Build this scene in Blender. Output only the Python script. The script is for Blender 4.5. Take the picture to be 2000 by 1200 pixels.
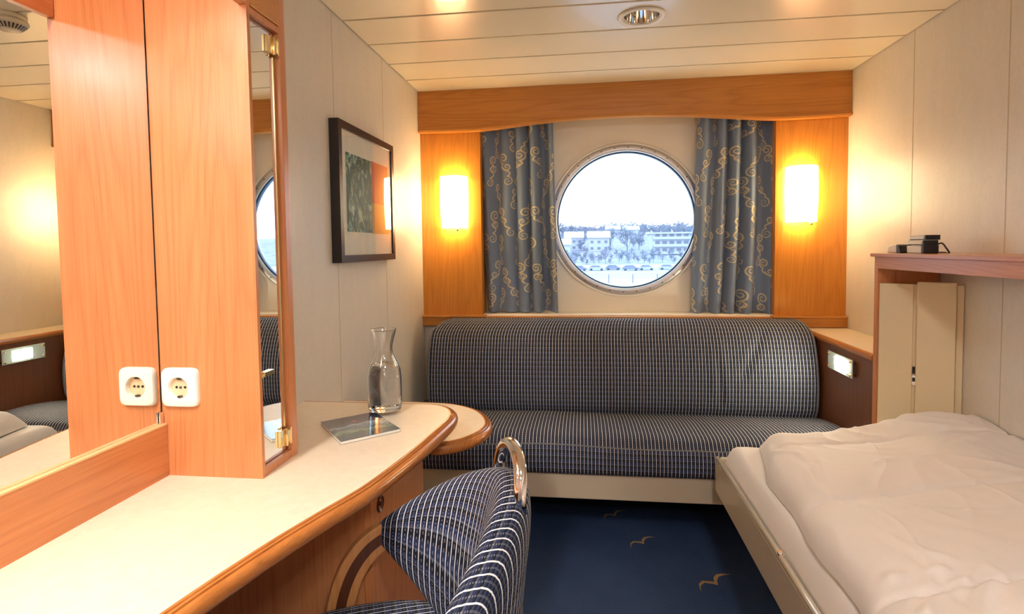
import bpy, bmesh, math, random
from math import sin, cos, pi, sqrt, atan2, radians
from mathutils import Vector, Matrix, noise

for o in list(bpy.data.objects):
    bpy.data.objects.remove(o, do_unlink=True)
SC = bpy.context.scene
COL = SC.collection
random.seed(7)

# ------------------------------------------------------------------ camera, world, exposure
F_PX, PPY = 1086.76, 534.72
fwd = Vector((-0.12583727, 0.9908691, -0.04840882))
rgt = Vector((0.9920249, 0.12533081, -0.01337092))
upv = Vector((0.00718171, 0.04970532, 0.9987381))
camd = bpy.data.cameras.new('camera')
cam = bpy.data.objects.new('camera', camd)
COL.objects.link(cam)
cam.matrix_world = Matrix(((rgt.x, upv.x, -fwd.x, 0.0), (rgt.y, upv.y, -fwd.y, 0.0), (rgt.z, upv.z, -fwd.z, 1.25), (0, 0, 0, 1)))
camd.sensor_width = 36
camd.lens = F_PX / 2000 * 36
camd.shift_y = -(600 - PPY) / 2000
camd.clip_start = 0.02
camd.clip_end = 2000
SC.camera = cam
SC.view_settings.view_transform = 'Standard'
SC.view_settings.look = 'None'
SC.view_settings.exposure = 1.05
SC.view_settings.gamma = 1.0
SC.view_settings.use_curve_mapping = False
try:
    SC.cycles.use_denoising = True
    SC.cycles.max_bounces = 10
    SC.cycles.diffuse_bounces = 5
    SC.cycles.glossy_bounces = 5
    SC.cycles.transparent_max_bounces = 12
    SC.cycles.sample_clamp_indirect = 6
except Exception:
    pass

SKY = 2.3            # overcast winter sky outside
SCONCE = 12.0        # opal glass wall lamps
TUBE = 124.0          # fluorescent strip under the desk valance
READ = 70.0          # reading lamp on the sofa arm
FILL = 44.0          # unseen fill lamps added behind the camera

W = bpy.data.worlds.new('overcast_sky')
SC.world = W
W.use_nodes = True
wn = W.node_tree
wn.nodes.clear()
wo = wn.nodes.new('ShaderNodeOutputWorld')
wb = wn.nodes.new('ShaderNodeBackground')
wt = wn.nodes.new('ShaderNodeTexCoord')
ws = wn.nodes.new('ShaderNodeSeparateXYZ')
wr = wn.nodes.new('ShaderNodeValToRGB')
wn.links.new(wt.outputs['Generated'], ws.inputs[0])
wn.links.new(ws.outputs['Z'], wr.inputs[0])
wr.color_ramp.elements[0].color = (0.80, 0.90, 1.0, 1)
wr.color_ramp.elements[1].color = (0.66, 0.82, 1.0, 1)
wr.color_ramp.elements[1].position = 0.7
wn.links.new(wr.outputs[0], wb.inputs['Color'])
wb.inputs['Strength'].default_value = SKY
wn.links.new(wb.outputs[0], wo.inputs['Surface'])

# ------------------------------------------------------------------ room dimensions (metres)
XL, XR, D, ZC = -0.86, 1.294, 2.934, 2.075
YF = -1.7
XREC = -0.89       # wall behind the mirror, left of the cabinet
YREC = 3.07        # wall at the back of the window recess
ZS = 0.885         # sill
PCX, PCZ = 0.232, 1.385
ZD = 0.78          # desk top


# ------------------------------------------------------------------ materials
def srgb(r, g, b):
    f = lambda c: (c / 255 / 12.92) if c <= 10 else ((c / 255 + 0.055) / 1.055) ** 2.4
    return (f(r), f(g), f(b), 1.0)


class NT:
    def __init__(s, name):
        s.m = bpy.data.materials.new(name)
        s.m.use_nodes = True
        s.t = s.m.node_tree
        s.b = s.t.nodes['Principled BSDF']
        s.out = s.t.nodes['Material Output']

    def n(s, typ, **kw):
        nd = s.t.nodes.new(typ)
        for k, v in kw.items():
            setattr(nd, k, v)
        return nd

    def l(s, a, b):
        s.t.links.new(a, b)

    def math(s, op, a, b=None, c=None):
        nd = s.t.nodes.new('ShaderNodeMath')
        nd.operation = op
        for i, v in enumerate((a, b, c)):
            if v is None:
                continue
            if isinstance(v, (int, float)):
                nd.inputs[i].default_value = v
            else:
                s.l(v, nd.inputs[i])
        return nd.outputs[0]

    def mix(s, fac, a, b):
        nd = s.t.nodes.new('ShaderNodeMix')
        nd.data_type = 'RGBA'
        for sock, v in ((nd.inputs[0], fac), (nd.inputs[6], a), (nd.inputs[7], b)):
            if isinstance(v, (int, float, tuple)):
                sock.default_value = v
            else:
                s.l(v, sock)
        return nd.outputs[2]

    def coords(s, scale=(1, 1, 1), rot=(0, 0, 0), src='Object'):
        tc = s.n('ShaderNodeTexCoord')
        mp = s.n('ShaderNodeMapping')
        mp.inputs['Scale'].default_value = scale
        mp.inputs['Rotation'].default_value = rot
        s.l(tc.outputs[src], mp.inputs[0])
        return mp.outputs[0]

    def noise(s, vec, scale=5, detail=2, rough=0.5):
        nd = s.n('ShaderNodeTexNoise')
        nd.inputs['Scale'].default_value = scale
        nd.inputs['Detail'].default_value = detail
        nd.inputs['Roughness'].default_value = rough
        s.l(vec, nd.inputs['Vector'])
        return nd.outputs['Fac']

    def bump(s, h, strength=0.2, dist=0.002):
        nd = s.n('ShaderNodeBump')
        nd.inputs['Strength'].default_value = strength
        nd.inputs['Distance'].default_value = dist
        s.l(h, nd.inputs['Height'])
        s.l(nd.outputs[0], s.b.inputs['Normal'])


def plain(name, col, rough=0.5, metal=0.0, spec=0.5, coat=0.0):
    k = NT(name)
    k.b.inputs['Base Color'].default_value = col
    k.b.inputs['Roughness'].default_value = rough
    k.b.inputs['Metallic'].default_value = metal
    k.b.inputs['Specular IOR Level'].default_value = spec
    k.b.inputs['Coat Weight'].default_value = coat
    # faint procedural unevenness so that no surface is a dead flat colour
    v = k.noise(k.coords((1, 1, 1)), 14, 3)
    k.l(k.mix(k.math('MULTIPLY', v, 0.10), col, (col[0] * .8, col[1] * .8, col[2] * .8, 1)), k.b.inputs['Base Color'])
    return k.m


def emis(name, col, strength, base=(0.8, 0.75, 0.65, 1)):
    k = NT(name)
    k.b.inputs['Base Color'].default_value = base
    k.b.inputs['Emission Color'].default_value = col
    k.b.inputs['Emission Strength'].default_value = strength
    k.b.inputs['Roughness'].default_value = 0.3
    return k.m


def wood(name, axis, light=srgb(206, 137, 86), dark=srgb(177, 105, 58), rough=0.32):
    """cherry laminate, grain running along the given axis"""
    k = NT(name)
    a = {'x': (0.07, 1, 1), 'y': (1, 0.07, 1), 'z': (1, 1, 0.07)}[axis]
    v1 = k.coords(tuple(q * 1.0 for q in a))
    big = k.noise(v1, 7.0, 1, 0.4)
    rings = k.math('FRACT', k.math('MULTIPLY', big, 22.0))
    tri = k.math('ABSOLUTE', k.math('SUBTRACT', k.math('MULTIPLY', rings, 2.0), 1.0))
    ring = k.math('POWER', tri, 2.5)
    fine = k.noise(k.coords(tuple(q * 1.0 if q == 1 else 0.02 for q in a)), 260, 3, 0.7)
    mid = k.noise(k.coords(tuple(q * 1.0 if q == 1 else 0.03 for q in a)), 38, 3, 0.6)
    f = k.math('ADD', k.math('MULTIPLY', ring, 0.34), k.math('MULTIPLY', k.math('SUBTRACT', fine, 0.36), 1.35))
    f = k.math('ADD', f, k.math('MULTIPLY', k.math('SUBTRACT', mid, 0.42), 0.7))
    nd = k.n('ShaderNodeClamp')
    k.l(f, nd.inputs[0])
    k.l(k.mix(nd.outputs[0], light, dark), k.b.inputs['Base Color'])
    k.b.inputs['Roughness'].default_value = rough
    k.b.inputs['Coat Weight'].default_value = 0.15
    k.b.inputs['Coat Roughness'].default_value = 0.2
    return k.m


def wallpaper():
    k = NT('wall_vinyl')
    n1 = k.noise(k.coords((1, 1, 0.6)), 95, 3, 0.6)
    n2 = k.noise(k.coords((1, 1, 0.25)), 26, 2, 0.5)
    f = k.math('ADD', k.math('MULTIPLY', n1, 0.65), k.math('MULTIPLY', n2, 0.4))
    k.l(k.mix(f, srgb(224, 217, 204), srgb(203, 195, 181)), k.b.inputs['Base Color'])
    k.b.inputs['Roughness'].default_value = 0.42
    k.b.inputs['Specular IOR Level'].default_value = 0.45
    k.bump(n1, 0.10, 0.001)
    return k.m


def laminate():
    k = NT('beige_laminate')
    n1 = k.noise(k.coords(), 42, 4, 0.65)
    n2 = k.noise(k.coords((1, 1, 1)), 160, 2, 0.5)
    f = k.math('ADD', k.math('MULTIPLY', n1, 0.7), k.math('MULTIPLY', n2, 0.3))
    k.l(k.mix(f, srgb(240, 229, 206), srgb(216, 196, 162)), k.b.inputs['Base Color'])
    k.b.inputs['Roughness'].default_value = 0.38
    return k.m


def stripes():
    k = NT('striped_navy_fabric')
    tc = k.n('ShaderNodeTexCoord')
    sp = k.n('ShaderNodeSeparateXYZ')
    k.l(tc.outputs['UV'], sp.inputs[0])
    u, v = sp.outputs[0], sp.outputs[1]
    jit = k.math('MULTIPLY', k.math('SUBTRACT', k.noise(tc.outputs['UV'], 60, 1), 0.5), 0.0016)
    uu = k.math('ADD', u, jit)
    fu = k.math('FRACT', k.math('DIVIDE', uu, 0.0150))
    fv = k.math('FRACT', k.math('DIVIDE', v, 0.0230))
    fd = k.math('FRACT', k.math('DIVIDE', v, 0.0068))
    line = k.math('LESS_THAN', fu, 0.14)
    thick = k.noise(k.coords((300, 90, 1), src='UV'), 3.0, 1)
    line = k.math('MULTIPLY', line, k.math('ADD', 0.5, k.math('MULTIPLY', thick, 0.9)))
    weft = k.math('MULTIPLY', k.math('LESS_THAN', fv, 0.10), 0.20)
    band = k.math('MULTIPLY', k.math('GREATER_THAN', fv, 0.55), 0.26)
    dot = k.math('MULTIPLY', k.math('MULTIPLY', k.math('LESS_THAN', k.math('ABSOLUTE', k.math('SUBTRACT', fu, 0.58)), 0.08), k.math('LESS_THAN', fd, 0.42)), 0.30)
    base = k.mix(band, srgb(16, 19, 32), srgb(60, 76, 125))
    c = k.mix(weft, base, srgb(165, 172, 190))
    c = k.mix(dot, c, srgb(190, 190, 185))
    c = k.mix(line, c, srgb(232, 232, 228))
    k.l(c, k.b.inputs['Base Color'])
    k.b.inputs['Roughness'].default_value = 0.75
    wv = k.noise(tc.outputs['UV'], 900, 1)
    k.b.inputs['Specular IOR Level'].default_value = 0.25
    k.bump(k.math('ADD', wv, line), 0.15, 0.001)
    return k.m


def carpet():
    k = NT('navy_carpet')
    n1 = k.noise(k.coords(), 420, 2, 0.7)
    n2 = k.noise(k.coords(), 5, 4, 0.6)
    c = k.mix(n2, srgb(38, 54, 84), srgb(60, 80, 116))
    c = k.mix(k.math('MULTIPLY', k.math('GREATER_THAN', n1, 0.60), 0.30), c, srgb(120, 134, 150))
    k.l(c, k.b.inputs['Base Color'])
    k.b.inputs['Roughness'].default_value = 0.95
    k.b.inputs['Specular IOR Level'].default_value = 0.1
    k.bump(n1, 0.6, 0.003)
    return k.m


def cloth(name, c1, c2, scale=300, rough=0.8, bump=0.1):
    k = NT(name)
    n1 = k.noise(k.coords(), scale, 2)
    n2 = k.noise(k.coords(), 6, 2)
    k.l(k.mix(k.math('ADD', k.math('MULTIPLY', n1, 0.5), k.math('MULTIPLY', n2, 0.5)), c1, c2), k.b.inputs['Base Color'])
    k.b.inputs['Roughness'].default_value = rough
    k.b.inputs['Sheen Weight'].default_value = 0.2
    k.bump(n1, bump, 0.001)
    return k.m


def clear_pane(name, tint=(0.97, 0.99, 1, 1), refl=1.0):
    """thin sheet of glass: mirror reflection at grazing angles over plain transparency"""
    k = NT(name)
    tr = k.n('ShaderNodeBsdfTransparent')
    tr.inputs[0].default_value = tint
    gl = k.n('ShaderNodeBsdfGlossy')
    gl.inputs['Roughness'].default_value = 0.01
    lw = k.n('ShaderNodeLayerWeight')
    lw.inputs['Blend'].default_value = 0.5
    fz = k.math('ADD', 0.045, k.math('MULTIPLY', k.math('POWER', lw.outputs['Facing'], 5.0), 0.95))
    mx = k.n('ShaderNodeMixShader')
    k.l(k.math('MULTIPLY', fz, refl), mx.inputs[0])
    k.l(tr.outputs[0], mx.inputs[1])
    k.l(gl.outputs[0], mx.inputs[2])
    k.l(mx.outputs[0], k.out.inputs['Surface'])
    return k.m


def real_glass(name, ior, col=(1, 1, 1, 1)):
    k = NT(name)
    k.b.inputs['Base Color'].default_value = col
    k.b.inputs['Transmission Weight'].default_value = 1
    k.b.inputs['IOR'].default_value = ior
    k.b.inputs['Roughness'].default_value = 0.0
    return k.m


M = {}
M['wx'] = wood('cherry_wood_horizontal', 'x', srgb(200, 134, 58), srgb(168, 100, 34))
M['wy'] = wood('cherry_wood_lengthwise', 'y')
M['wz'] = wood('cherry_wood_upright', 'z')
M['pz'] = wood('cherry_panel_upright', 'z', srgb(216, 142, 50), srgb(188, 112, 32))
M['wdark'] = wood('dark_cherry_upright', 'z', srgb(120, 72, 42), srgb(96, 54, 30), 0.35)
M['edge'] = wood('beech_edging', 'y', srgb(190, 120, 58), srgb(158, 92, 38), 0.2)
M['inlay'] = wood('walnut_inlay', 'z', srgb(92, 50, 30), srgb(66, 34, 20), 0.3)
M['legw'] = wood('beech_frame', 'z', srgb(200, 140, 84), srgb(168, 108, 58), 0.3)
M['wall'] = wallpaper()
M['seam'] = plain('wall_seam', srgb(192, 174, 140), 0.5)
M['ceil'] = plain('cream_ceiling_metal', srgb(236, 226, 200), 0.24, 0.0, 0.5, 0.25)
M['gap'] = plain('ceiling_gap', srgb(150, 132, 96), 0.6)
M['lam'] = laminate()
M['rec'] = plain('cream_window_lining', srgb(252, 243, 222), 0.45)
M['fab'] = stripes()
M['piping'] = cloth('navy_piping', srgb(34, 38, 54), srgb(150, 150, 150), 120)
M['carpet'] = carpet()
M['gull'] = cloth('gull_wool', srgb(176, 138, 82), srgb(130, 98, 56), 500)
M['sheet'] = cloth('white_sheet', srgb(236, 230, 220), srgb(226, 218, 206), 200, 0.7, 0.05)
M['duvet'] = cloth('white_duvet', srgb(240, 233, 222), srgb(230, 221, 208), 200, 0.7, 0.05)
M['bed'] = plain('cream_lacquered_steel', srgb(206, 190, 160), 0.3, 0, 0.5, 0.2)
M['lock'] = plain('cream_locker', srgb(222, 204, 164), 0.4)
M['cur'] = cloth('grey_blue_curtain', srgb(122, 138, 162), srgb(104, 120, 144), 500, 0.6, 0.2)
M['gold'] = cloth('gold_scroll_thread', srgb(212, 200, 168), srgb(190, 176, 144), 500, 0.5, 0.2)
M['chrome'] = plain('polished_chrome', (0.82, 0.80, 0.78, 1), 0.06, 1.0)
M['brass'] = plain('polished_brass', (0.85, 0.66, 0.34, 1), 0.18, 1.0)
M['alu'] = plain('brushed_aluminium', (0.62, 0.61, 0.60, 1), 0.42, 1.0)
M['bolt'] = plain('dark_steel', (0.12, 0.11, 0.10, 1), 0.4, 1.0)
M['white'] = plain('white_plastic', srgb(243, 238, 226), 0.3)
M['offwhite'] = plain('ivory_plastic', srgb(222, 210, 184), 0.4)
M['black'] = plain('black_plastic', srgb(22, 21, 22), 0.35)
M['frame'] = plain('black_brown_frame', srgb(34, 27, 26), 0.35)
M['hole'] = plain('dark_opening', (0.01, 0.01, 0.01, 1), 0.6)
M['mat'] = plain('cream_card', srgb(232, 228, 212), 0.8)
M['mirror'] = plain('silvered_mirror', (0.90, 0.90, 0.86, 1), 0.0, 1.0)
M['sconce'] = emis('lit_opal_glass', (1.0, 0.74, 0.40, 1), SCONCE)
M['tube'] = emis('lit_fluorescent_tube', (1.0, 0.95, 0.93, 1), TUBE)
M['read'] = emis('lit_reading_bulb', (1.0, 0.93, 0.72, 1), READ)
M['fill_opal'] = emis('lit_fill_lamp', (0.97, 0.95, 0.98, 1), FILL)
M['pane'] = clear_pane('window_glass')
M['picpane'] = clear_pane('picture_glass', (1, 1, 1, 1))
M['glass'] = real_glass('carafe_glass', 1.45)
M['water'] = real_glass('water', 1.33)
M['frost'] = plain('frosted_glass', srgb(196, 214, 204), 0.35)
M['mirror'].node_tree.nodes['Principled BSDF'].inputs['Roughness'].default_value = 0.0
# snow country outside, with pale blue haze mixed into the colours
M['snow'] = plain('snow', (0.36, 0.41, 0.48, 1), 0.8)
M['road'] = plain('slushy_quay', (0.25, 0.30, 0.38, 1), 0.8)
k = NT('hazed_hillside')  # hillside tones already carry the blue of distant haze
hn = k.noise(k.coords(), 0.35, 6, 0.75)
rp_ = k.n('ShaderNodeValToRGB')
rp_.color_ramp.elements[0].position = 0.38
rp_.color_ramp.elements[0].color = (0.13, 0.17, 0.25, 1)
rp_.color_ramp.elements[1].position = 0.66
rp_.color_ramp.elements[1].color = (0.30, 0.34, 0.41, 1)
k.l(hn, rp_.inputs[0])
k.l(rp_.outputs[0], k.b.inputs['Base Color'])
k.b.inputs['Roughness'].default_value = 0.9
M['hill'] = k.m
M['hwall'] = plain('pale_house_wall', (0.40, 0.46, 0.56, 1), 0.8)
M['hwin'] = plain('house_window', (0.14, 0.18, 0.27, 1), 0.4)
M['twig'] = plain('hazed_twigs', (0.19, 0.24, 0.33, 1), 0.9)  # twig and bark colours lightened and blued to stand for haze
M['trunk'] = plain('hazed_bark', (0.13, 0.17, 0.26, 1), 0.9)
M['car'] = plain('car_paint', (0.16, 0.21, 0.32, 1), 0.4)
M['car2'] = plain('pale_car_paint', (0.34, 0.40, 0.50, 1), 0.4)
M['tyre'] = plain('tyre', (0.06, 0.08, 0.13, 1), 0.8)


# ------------------------------------------------------------------ object helpers
def link(name, me, mats, parent=None):
    o = bpy.data.objects.new(name, me)
    COL.objects.link(o)
    if not isinstance(mats, (list, tuple)):
        mats = [mats]
    for m in mats:
        me.materials.append(M[m] if isinstance(m, str) else m)
    if parent is not None:
        off = world_loc(parent)
        me.transform(Matrix.Translation(-off))
        o.parent = parent
    return o


def world_loc(o):
    v = Vector(o.location)
    while o.parent:
        o = o.parent
        v += Vector(o.location)
    return v


def obj(name, bm, mats, parent=None, smooth=False, bevel=0.0, seg=2):
    bmesh.ops.recalc_face_normals(bm, faces=bm.faces)
    if smooth:
        for f in bm.faces:
            f.smooth = True
        for e_ in bm.edges:
            if len(e_.link_faces) == 2 and e_.calc_face_angle(0) > radians(36):
                e_.smooth = False
    me = bpy.data.meshes.new(name)
    bm.to_mesh(me)
    bm.free()
    # put the origin of unparented meshes at their base
    o = None
    if parent is None:
        xs = [v.co for v in me.vertices]
        c = Vector(((min(v.x for v in xs) + max(v.x for v in xs)) / 2, (min(v.y for v in xs) + max(v.y for v in xs)) / 2, min(v.z for v in xs)))
        me.transform(Matrix.Translation(-c))
        o = link(name, me, mats)
        o.location = c
    else:
        o = link(name, me, mats, parent)
    if bevel > 0:
        b = o.modifiers.new('bevel', 'BEVEL')
        b.width = bevel
        b.segments = seg
        b.limit_method = 'ANGLE'
        b.angle_limit = radians(40)
    return o


def thing(name, label, cat, loc, group=None):
    o = bpy.data.objects.new(name, None)
    COL.objects.link(o)
    o.location = loc
    o.empty_display_size = 0.05
    tag(o, label, cat, group)
    return o


def tag(o, label, cat, group=None):
    o['label'] = label
    o['category'] = cat
    if group:
        o['group'] = group
    return o


def struct(o, label=None, cat=None):
    o['kind'] = 'structure'
    if label:
        o['label'] = label
        o['category'] = cat
    return o


def box(bm, x0, x1, y0, y1, z0, z1, mi=0):
    vs = [bm.verts.new(p) for p in ((x0, y0, z0), (x1, y0, z0), (x1, y1, z0), (x0, y1, z0), (x0, y0, z1), (x1, y0, z1), (x1, y1, z1), (x0, y1, z1))]
    for f in ((0, 3, 2, 1), (4, 5, 6, 7), (0, 1, 5, 4), (1, 2, 6, 5), (2, 3, 7, 6), (3, 0, 4, 7)):
        fc = bm.faces.new([vs[i] for i in f])
        fc.material_index = mi
    return bm


def B(*a, **k):
    return box(bmesh.new(), *a, **k)


def prism(bm, pts, axis, a0, a1, mi=0):
    """extrude a 2D outline; axis is the extrusion axis, pts hold the other two coordinates"""
    def P(p, a):
        return {'x': (a, p[0], p[1]), 'y': (p[0], a, p[1]), 'z': (p[0], p[1], a)}[axis]
    lo = [bm.verts.new(P(p, a0)) for p in pts]
    hi = [bm.verts.new(P(p, a1)) for p in pts]
    n = len(pts)
    fs = [bm.faces.new(lo[::-1]), bm.faces.new(hi)]
    for i in range(n):
        fs.append(bm.faces.new((lo[i], lo[(i + 1) % n], hi[(i + 1) % n], hi[i])))
    for f in fs:
        f.material_index = mi
    return bm


def tube(bm, pts, r, n=12, caps=True, mi=0):
    pts = [Vector(p) for p in pts]
    rings = []
    prev = None
    for i, p in enumerate(pts):
        t = (pts[min(i + 1, len(pts) - 1)] - pts[max(i - 1, 0)]).normalized()
        if prev is None:
            a = Vector((0, 0, 1)) if abs(t.z) < 0.9 else Vector((1, 0, 0))
            nx = t.cross(a).normalized()
        else:
            nx = (prev - t * prev.dot(t)).normalized()
        prev = nx
        ny = t.cross(nx)
        rr = r[i] if isinstance(r, (list, tuple)) else r
        rings.append([bm.verts.new(p + nx * rr * cos(2 * pi * k / n) + ny * rr * sin(2 * pi * k / n)) for k in range(n)])
    for a, b in zip(rings, rings[1:]):
        for k in range(n):
            f = bm.faces.new((a[k], a[(k + 1) % n], b[(k + 1) % n], b[k]))
            f.smooth = True
            f.material_index = mi
    if caps:
        bm.faces.new(rings[0][::-1]).material_index = mi
        bm.faces.new(rings[-1]).material_index = mi
    return bm


def lathe(bm, prof, center, n=48, axis='z', mi=0, close=False, caps=True):
    """prof = list of (radius, height along axis)"""
    c = Vector(center)
    rings = []
    for r, h in prof:
        ring = []
        for k in range(n):
            a = 2 * pi * k / n
            if axis == 'z':
                q = Vector((r * cos(a), r * sin(a), h))
            elif axis == 'y':
                q = Vector((r * cos(a), h, r * sin(a)))
            else:
                q = Vector((h, r * cos(a), r * sin(a)))
            ring.append(bm.verts.new(c + q))
        rings.append(ring)
    pr = list(zip(rings, rings[1:]))
    if close:
        pr.append((rings[-1], rings[0]))
    for a, b in pr:
        for k in range(n):
            f = bm.faces.new((a[k], a[(k + 1) % n], b[(k + 1) % n], b[k]))
            f.smooth = True
            f.material_index = mi
    if not close and caps:
        for ring in (rings[0], rings[-1]):
            try:
                bm.faces.new(ring).material_index = mi
            except Exception:
                pass
    return bm


def holed(bm, x0, x1, z0, z1, cx, cz, r, y0, y1, axis='y', n=96, mi=0):
    """a rectangular plate with a round hole"""
    ang = sorted(set([2 * pi * k / n for k in range(n)] + [atan2(z - cz, x - cx) % (2 * pi) for x in (x0, x1) for z in (z0, z1)]))
    def outer(a):
        c, s = cos(a), sin(a)
        t = []
        if c > 1e-9: t.append((x1 - cx) / c)
        if c < -1e-9: t.append((x0 - cx) / c)
        if s > 1e-9: t.append((z1 - cz) / s)
        if s < -1e-9: t.append((z0 - cz) / s)
        t = min(t)
        return cx + c * t, cz + s * t
    def P(p, a):
        return (p[0], a, p[1]) if axis == 'y' else (p[0], p[1], a)
    R = []
    for a in ang:
        o_, i_ = outer(a), (cx + r * cos(a), cz + r * sin(a))
        R.append([bm.verts.new(P(o_, y0)), bm.verts.new(P(i_, y0)), bm.verts.new(P(i_, y1)), bm.verts.new(P(o_, y1))])
    for i in range(len(R)):
        a, b = R[i], R[(i + 1) % len(R)]
        for k in range(4):
            f = bm.faces.new((a[k], a[(k + 1) % 4], b[(k + 1) % 4], b[k]))
            f.material_index = mi
    return bm


def gridsurf(bm, fn, nu, nv, uvfn=None, closeu=False, mi=0):
    uv = bm.loops.layers.uv.verify()
    V = [[bm.verts.new(fn(i / (nu if closeu else nu - 1), j / (nv - 1))) for j in range(nv)] for i in range(nu)]
    for i in range(nu if closeu else nu - 1):
        for j in range(nv - 1):
            i2 = (i + 1) % nu
            f = bm.faces.new((V[i][j], V[i2][j], V[i2][j + 1], V[i][j + 1]))
            f.smooth = True
            f.material_index = mi
            if uvfn:
                dn = nu if closeu else nu - 1
                for lp, (a, b) in zip(f.loops, ((i, j), (i + 1, j), (i + 1, j + 1), (i, j + 1))):
                    lp[uv].uv = uvfn(a / dn, b / (nv - 1))
    return V


def catmull(pts, n):
    pts = [Vector(p) for p in pts]
    P = [pts[0] * 2 - pts[1]] + pts + [pts[-1] * 2 - pts[-2]]
    out = []
    for i in range(1, len(P) - 2):
        for k in range(n):
            t = k / n
            a, b, c, d = P[i - 1], P[i], P[i + 1], P[i + 2]
            out.append(0.5 * ((2 * b) + (c - a) * t + (2 * a - 5 * b + 4 * c - d) * t * t + (3 * b - a - 3 * c + d) * t ** 3))
    out.append(pts[-1].copy())
    return out


def dup(root, loc, label=None, group=None, scale=None):
    r = root.copy()
    COL.objects.link(r)
    r.location = loc
    if scale:
        r.scale = scale
    if label:
        r['label'] = label
    if group:
        r['group'] = group
    for ch in list(root.children):
        c = ch.copy()
        COL.objects.link(c)
        c.parent = r
        for g in ch.children:
            d = g.copy()
            COL.objects.link(d)
            d.parent = c
    return r


# ================================================================== SETTING
bm = B(XREC - 0.05, XR + 0.05, YF, 3.2, -0.1, 0.0)
def gull(bm, cx, cy, s=1.0, rot=0.55):
    cen = [(-0.060, -0.012), (-0.046, 0.004), (-0.028, 0.010), (-0.010, 0.003), (0.0, -0.002), (0.010, 0.010), (0.026, 0.018), (0.044, 0.018), (0.064, 0.014)]
    wid = [0.001, 0.005, 0.006, 0.008, 0.010, 0.009, 0.007, 0.005, 0.0008]
    vt = []
    for (a, b), w in zip(cen, wid):
        row = []
        for q in (-w / 2, w / 2):
            x, y = a * s, (b * 1.5 + q * 1.7) * s
            row.append(bm.verts.new((cx + x * cos(rot) - y * sin(rot), cy + x * sin(rot) + y * cos(rot), 0.0012)))
        vt.append(row)
    for p, q in zip(vt, vt[1:]):
        bm.faces.new((p[0], q[0], q[1], p[1])).material_index = 1
for cx, cy, gs_ in ((0.140, 2.560, 1.05), (0.242, 2.328, 1.12), (0.478, 2.070, 1.35), (0.10, 1.45, 1.2), (0.32, 1.10, 1.2), (-0.05, 0.85, 1.2)):
    gull(bm, cx, cy, gs_, 0.42)
struct(obj('floor', bm, ['carpet', 'gull']))

struct(obj('wall_left', B(XREC - 0.07, XREC, YF, 1.195, 0, ZC + 0.05), ['wall']))
bm = bmesh.new()
box(bm, XL - 0.10, XL, 1.195, 3.2, 0, ZC + 0.05)
for y in (1.88, 2.37):
    box(bm, XL - 0.002, XL + 0.0006, y - 0.0014, y + 0.0014, 0, ZC, 1)
struct(obj('wall_left', bm, ['wall', 'seam']))
bm = bmesh.new()
box(bm, XR, XR + 0.10, YF, 3.2, 0, ZC + 0.05)
for y in (2.396, 1.90, 1.40, 0.90, 0.40):
    box(bm, XR - 0.0006, XR + 0.002, y - 0.0016, y + 0.0016, 0, ZC, 1)
struct(obj('wall_right', bm, ['wall', 'seam']))
struct(obj('wall_front', B(XREC - 0.05, XR + 0.05, YF - 0.08, YF, 0, ZC + 0.05), ['wall']))
dr = obj('door_1', B(-0.35, 0.40, YF, YF + 0.03, 0.0, 1.98), ['wy'], bevel=0.004)
struct(dr)
bm = bmesh.new()
tube(bm, [(0.33, YF + 0.03, 1.0), (0.33, YF + 0.08, 1.0), (0.22, YF + 0.08, 1.0)], 0.009)
obj('door_handle', bm, ['chrome'], dr)

# wall with the porthole, seen in the recess between the wooden panels
bm = bmesh.new()
holed(bm, -0.56, 0.99, ZS - 0.02, 1.95, PCX, PCZ, 0.412, YREC, 3.20)
box(bm, XL, -0.56, YREC, 3.2, 0, ZC)
box(bm, 0.99, XR, YREC, 3.2, 0, ZC)
box(bm, -0.56, 0.99, YREC, 3.2, 0, ZS - 0.02)
box(bm, -0.56, 0.99, YREC, 3.2, 1.95, ZC)
box(bm, XL, XR, 2.95, YREC, 0, ZS - 0.06, 1)
struct(obj('wall_back', bm, ['rec', 'wall']))

# ceiling of painted metal planks with shadow gaps
bm = bmesh.new()
box(bm, XREC - 0.05, XR + 0.05, YF, 3.2, ZC + 0.10, ZC + 0.15, 1)
joints = [2.698 - 0.2442 * k for k in range(0, 18)]
edges = [(2.698 + 0.006, D - 0.0)]
for a in joints:
    edges.append((a - 0.2442 + 0.006, a - 0.006))
DLX, DLY = 0.218, 2.095
for y0, y1 in edges:
    y0 = max(y0, YF)
    if y1 <= YF + 0.02:
        continue
    if y0 < DLY < y1:
        holed(bm, XL + 0.004, XR - 0.004, y0, y1, DLX, DLY, 0.066, ZC, ZC + 0.012, axis='z', n=48)
    else:
        box(bm, XL + 0.004 if y0 > 1.19 else XREC + 0.004, XR - 0.004, y0, y1, ZC, ZC + 0.012)
    box(bm, XREC, XR, y0 - 0.012, y0, ZC + 0.010, ZC + 0.02, 1)
struct(obj('ceiling', bm, ['ceil', 'gap'], bevel=0.0015))

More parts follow.
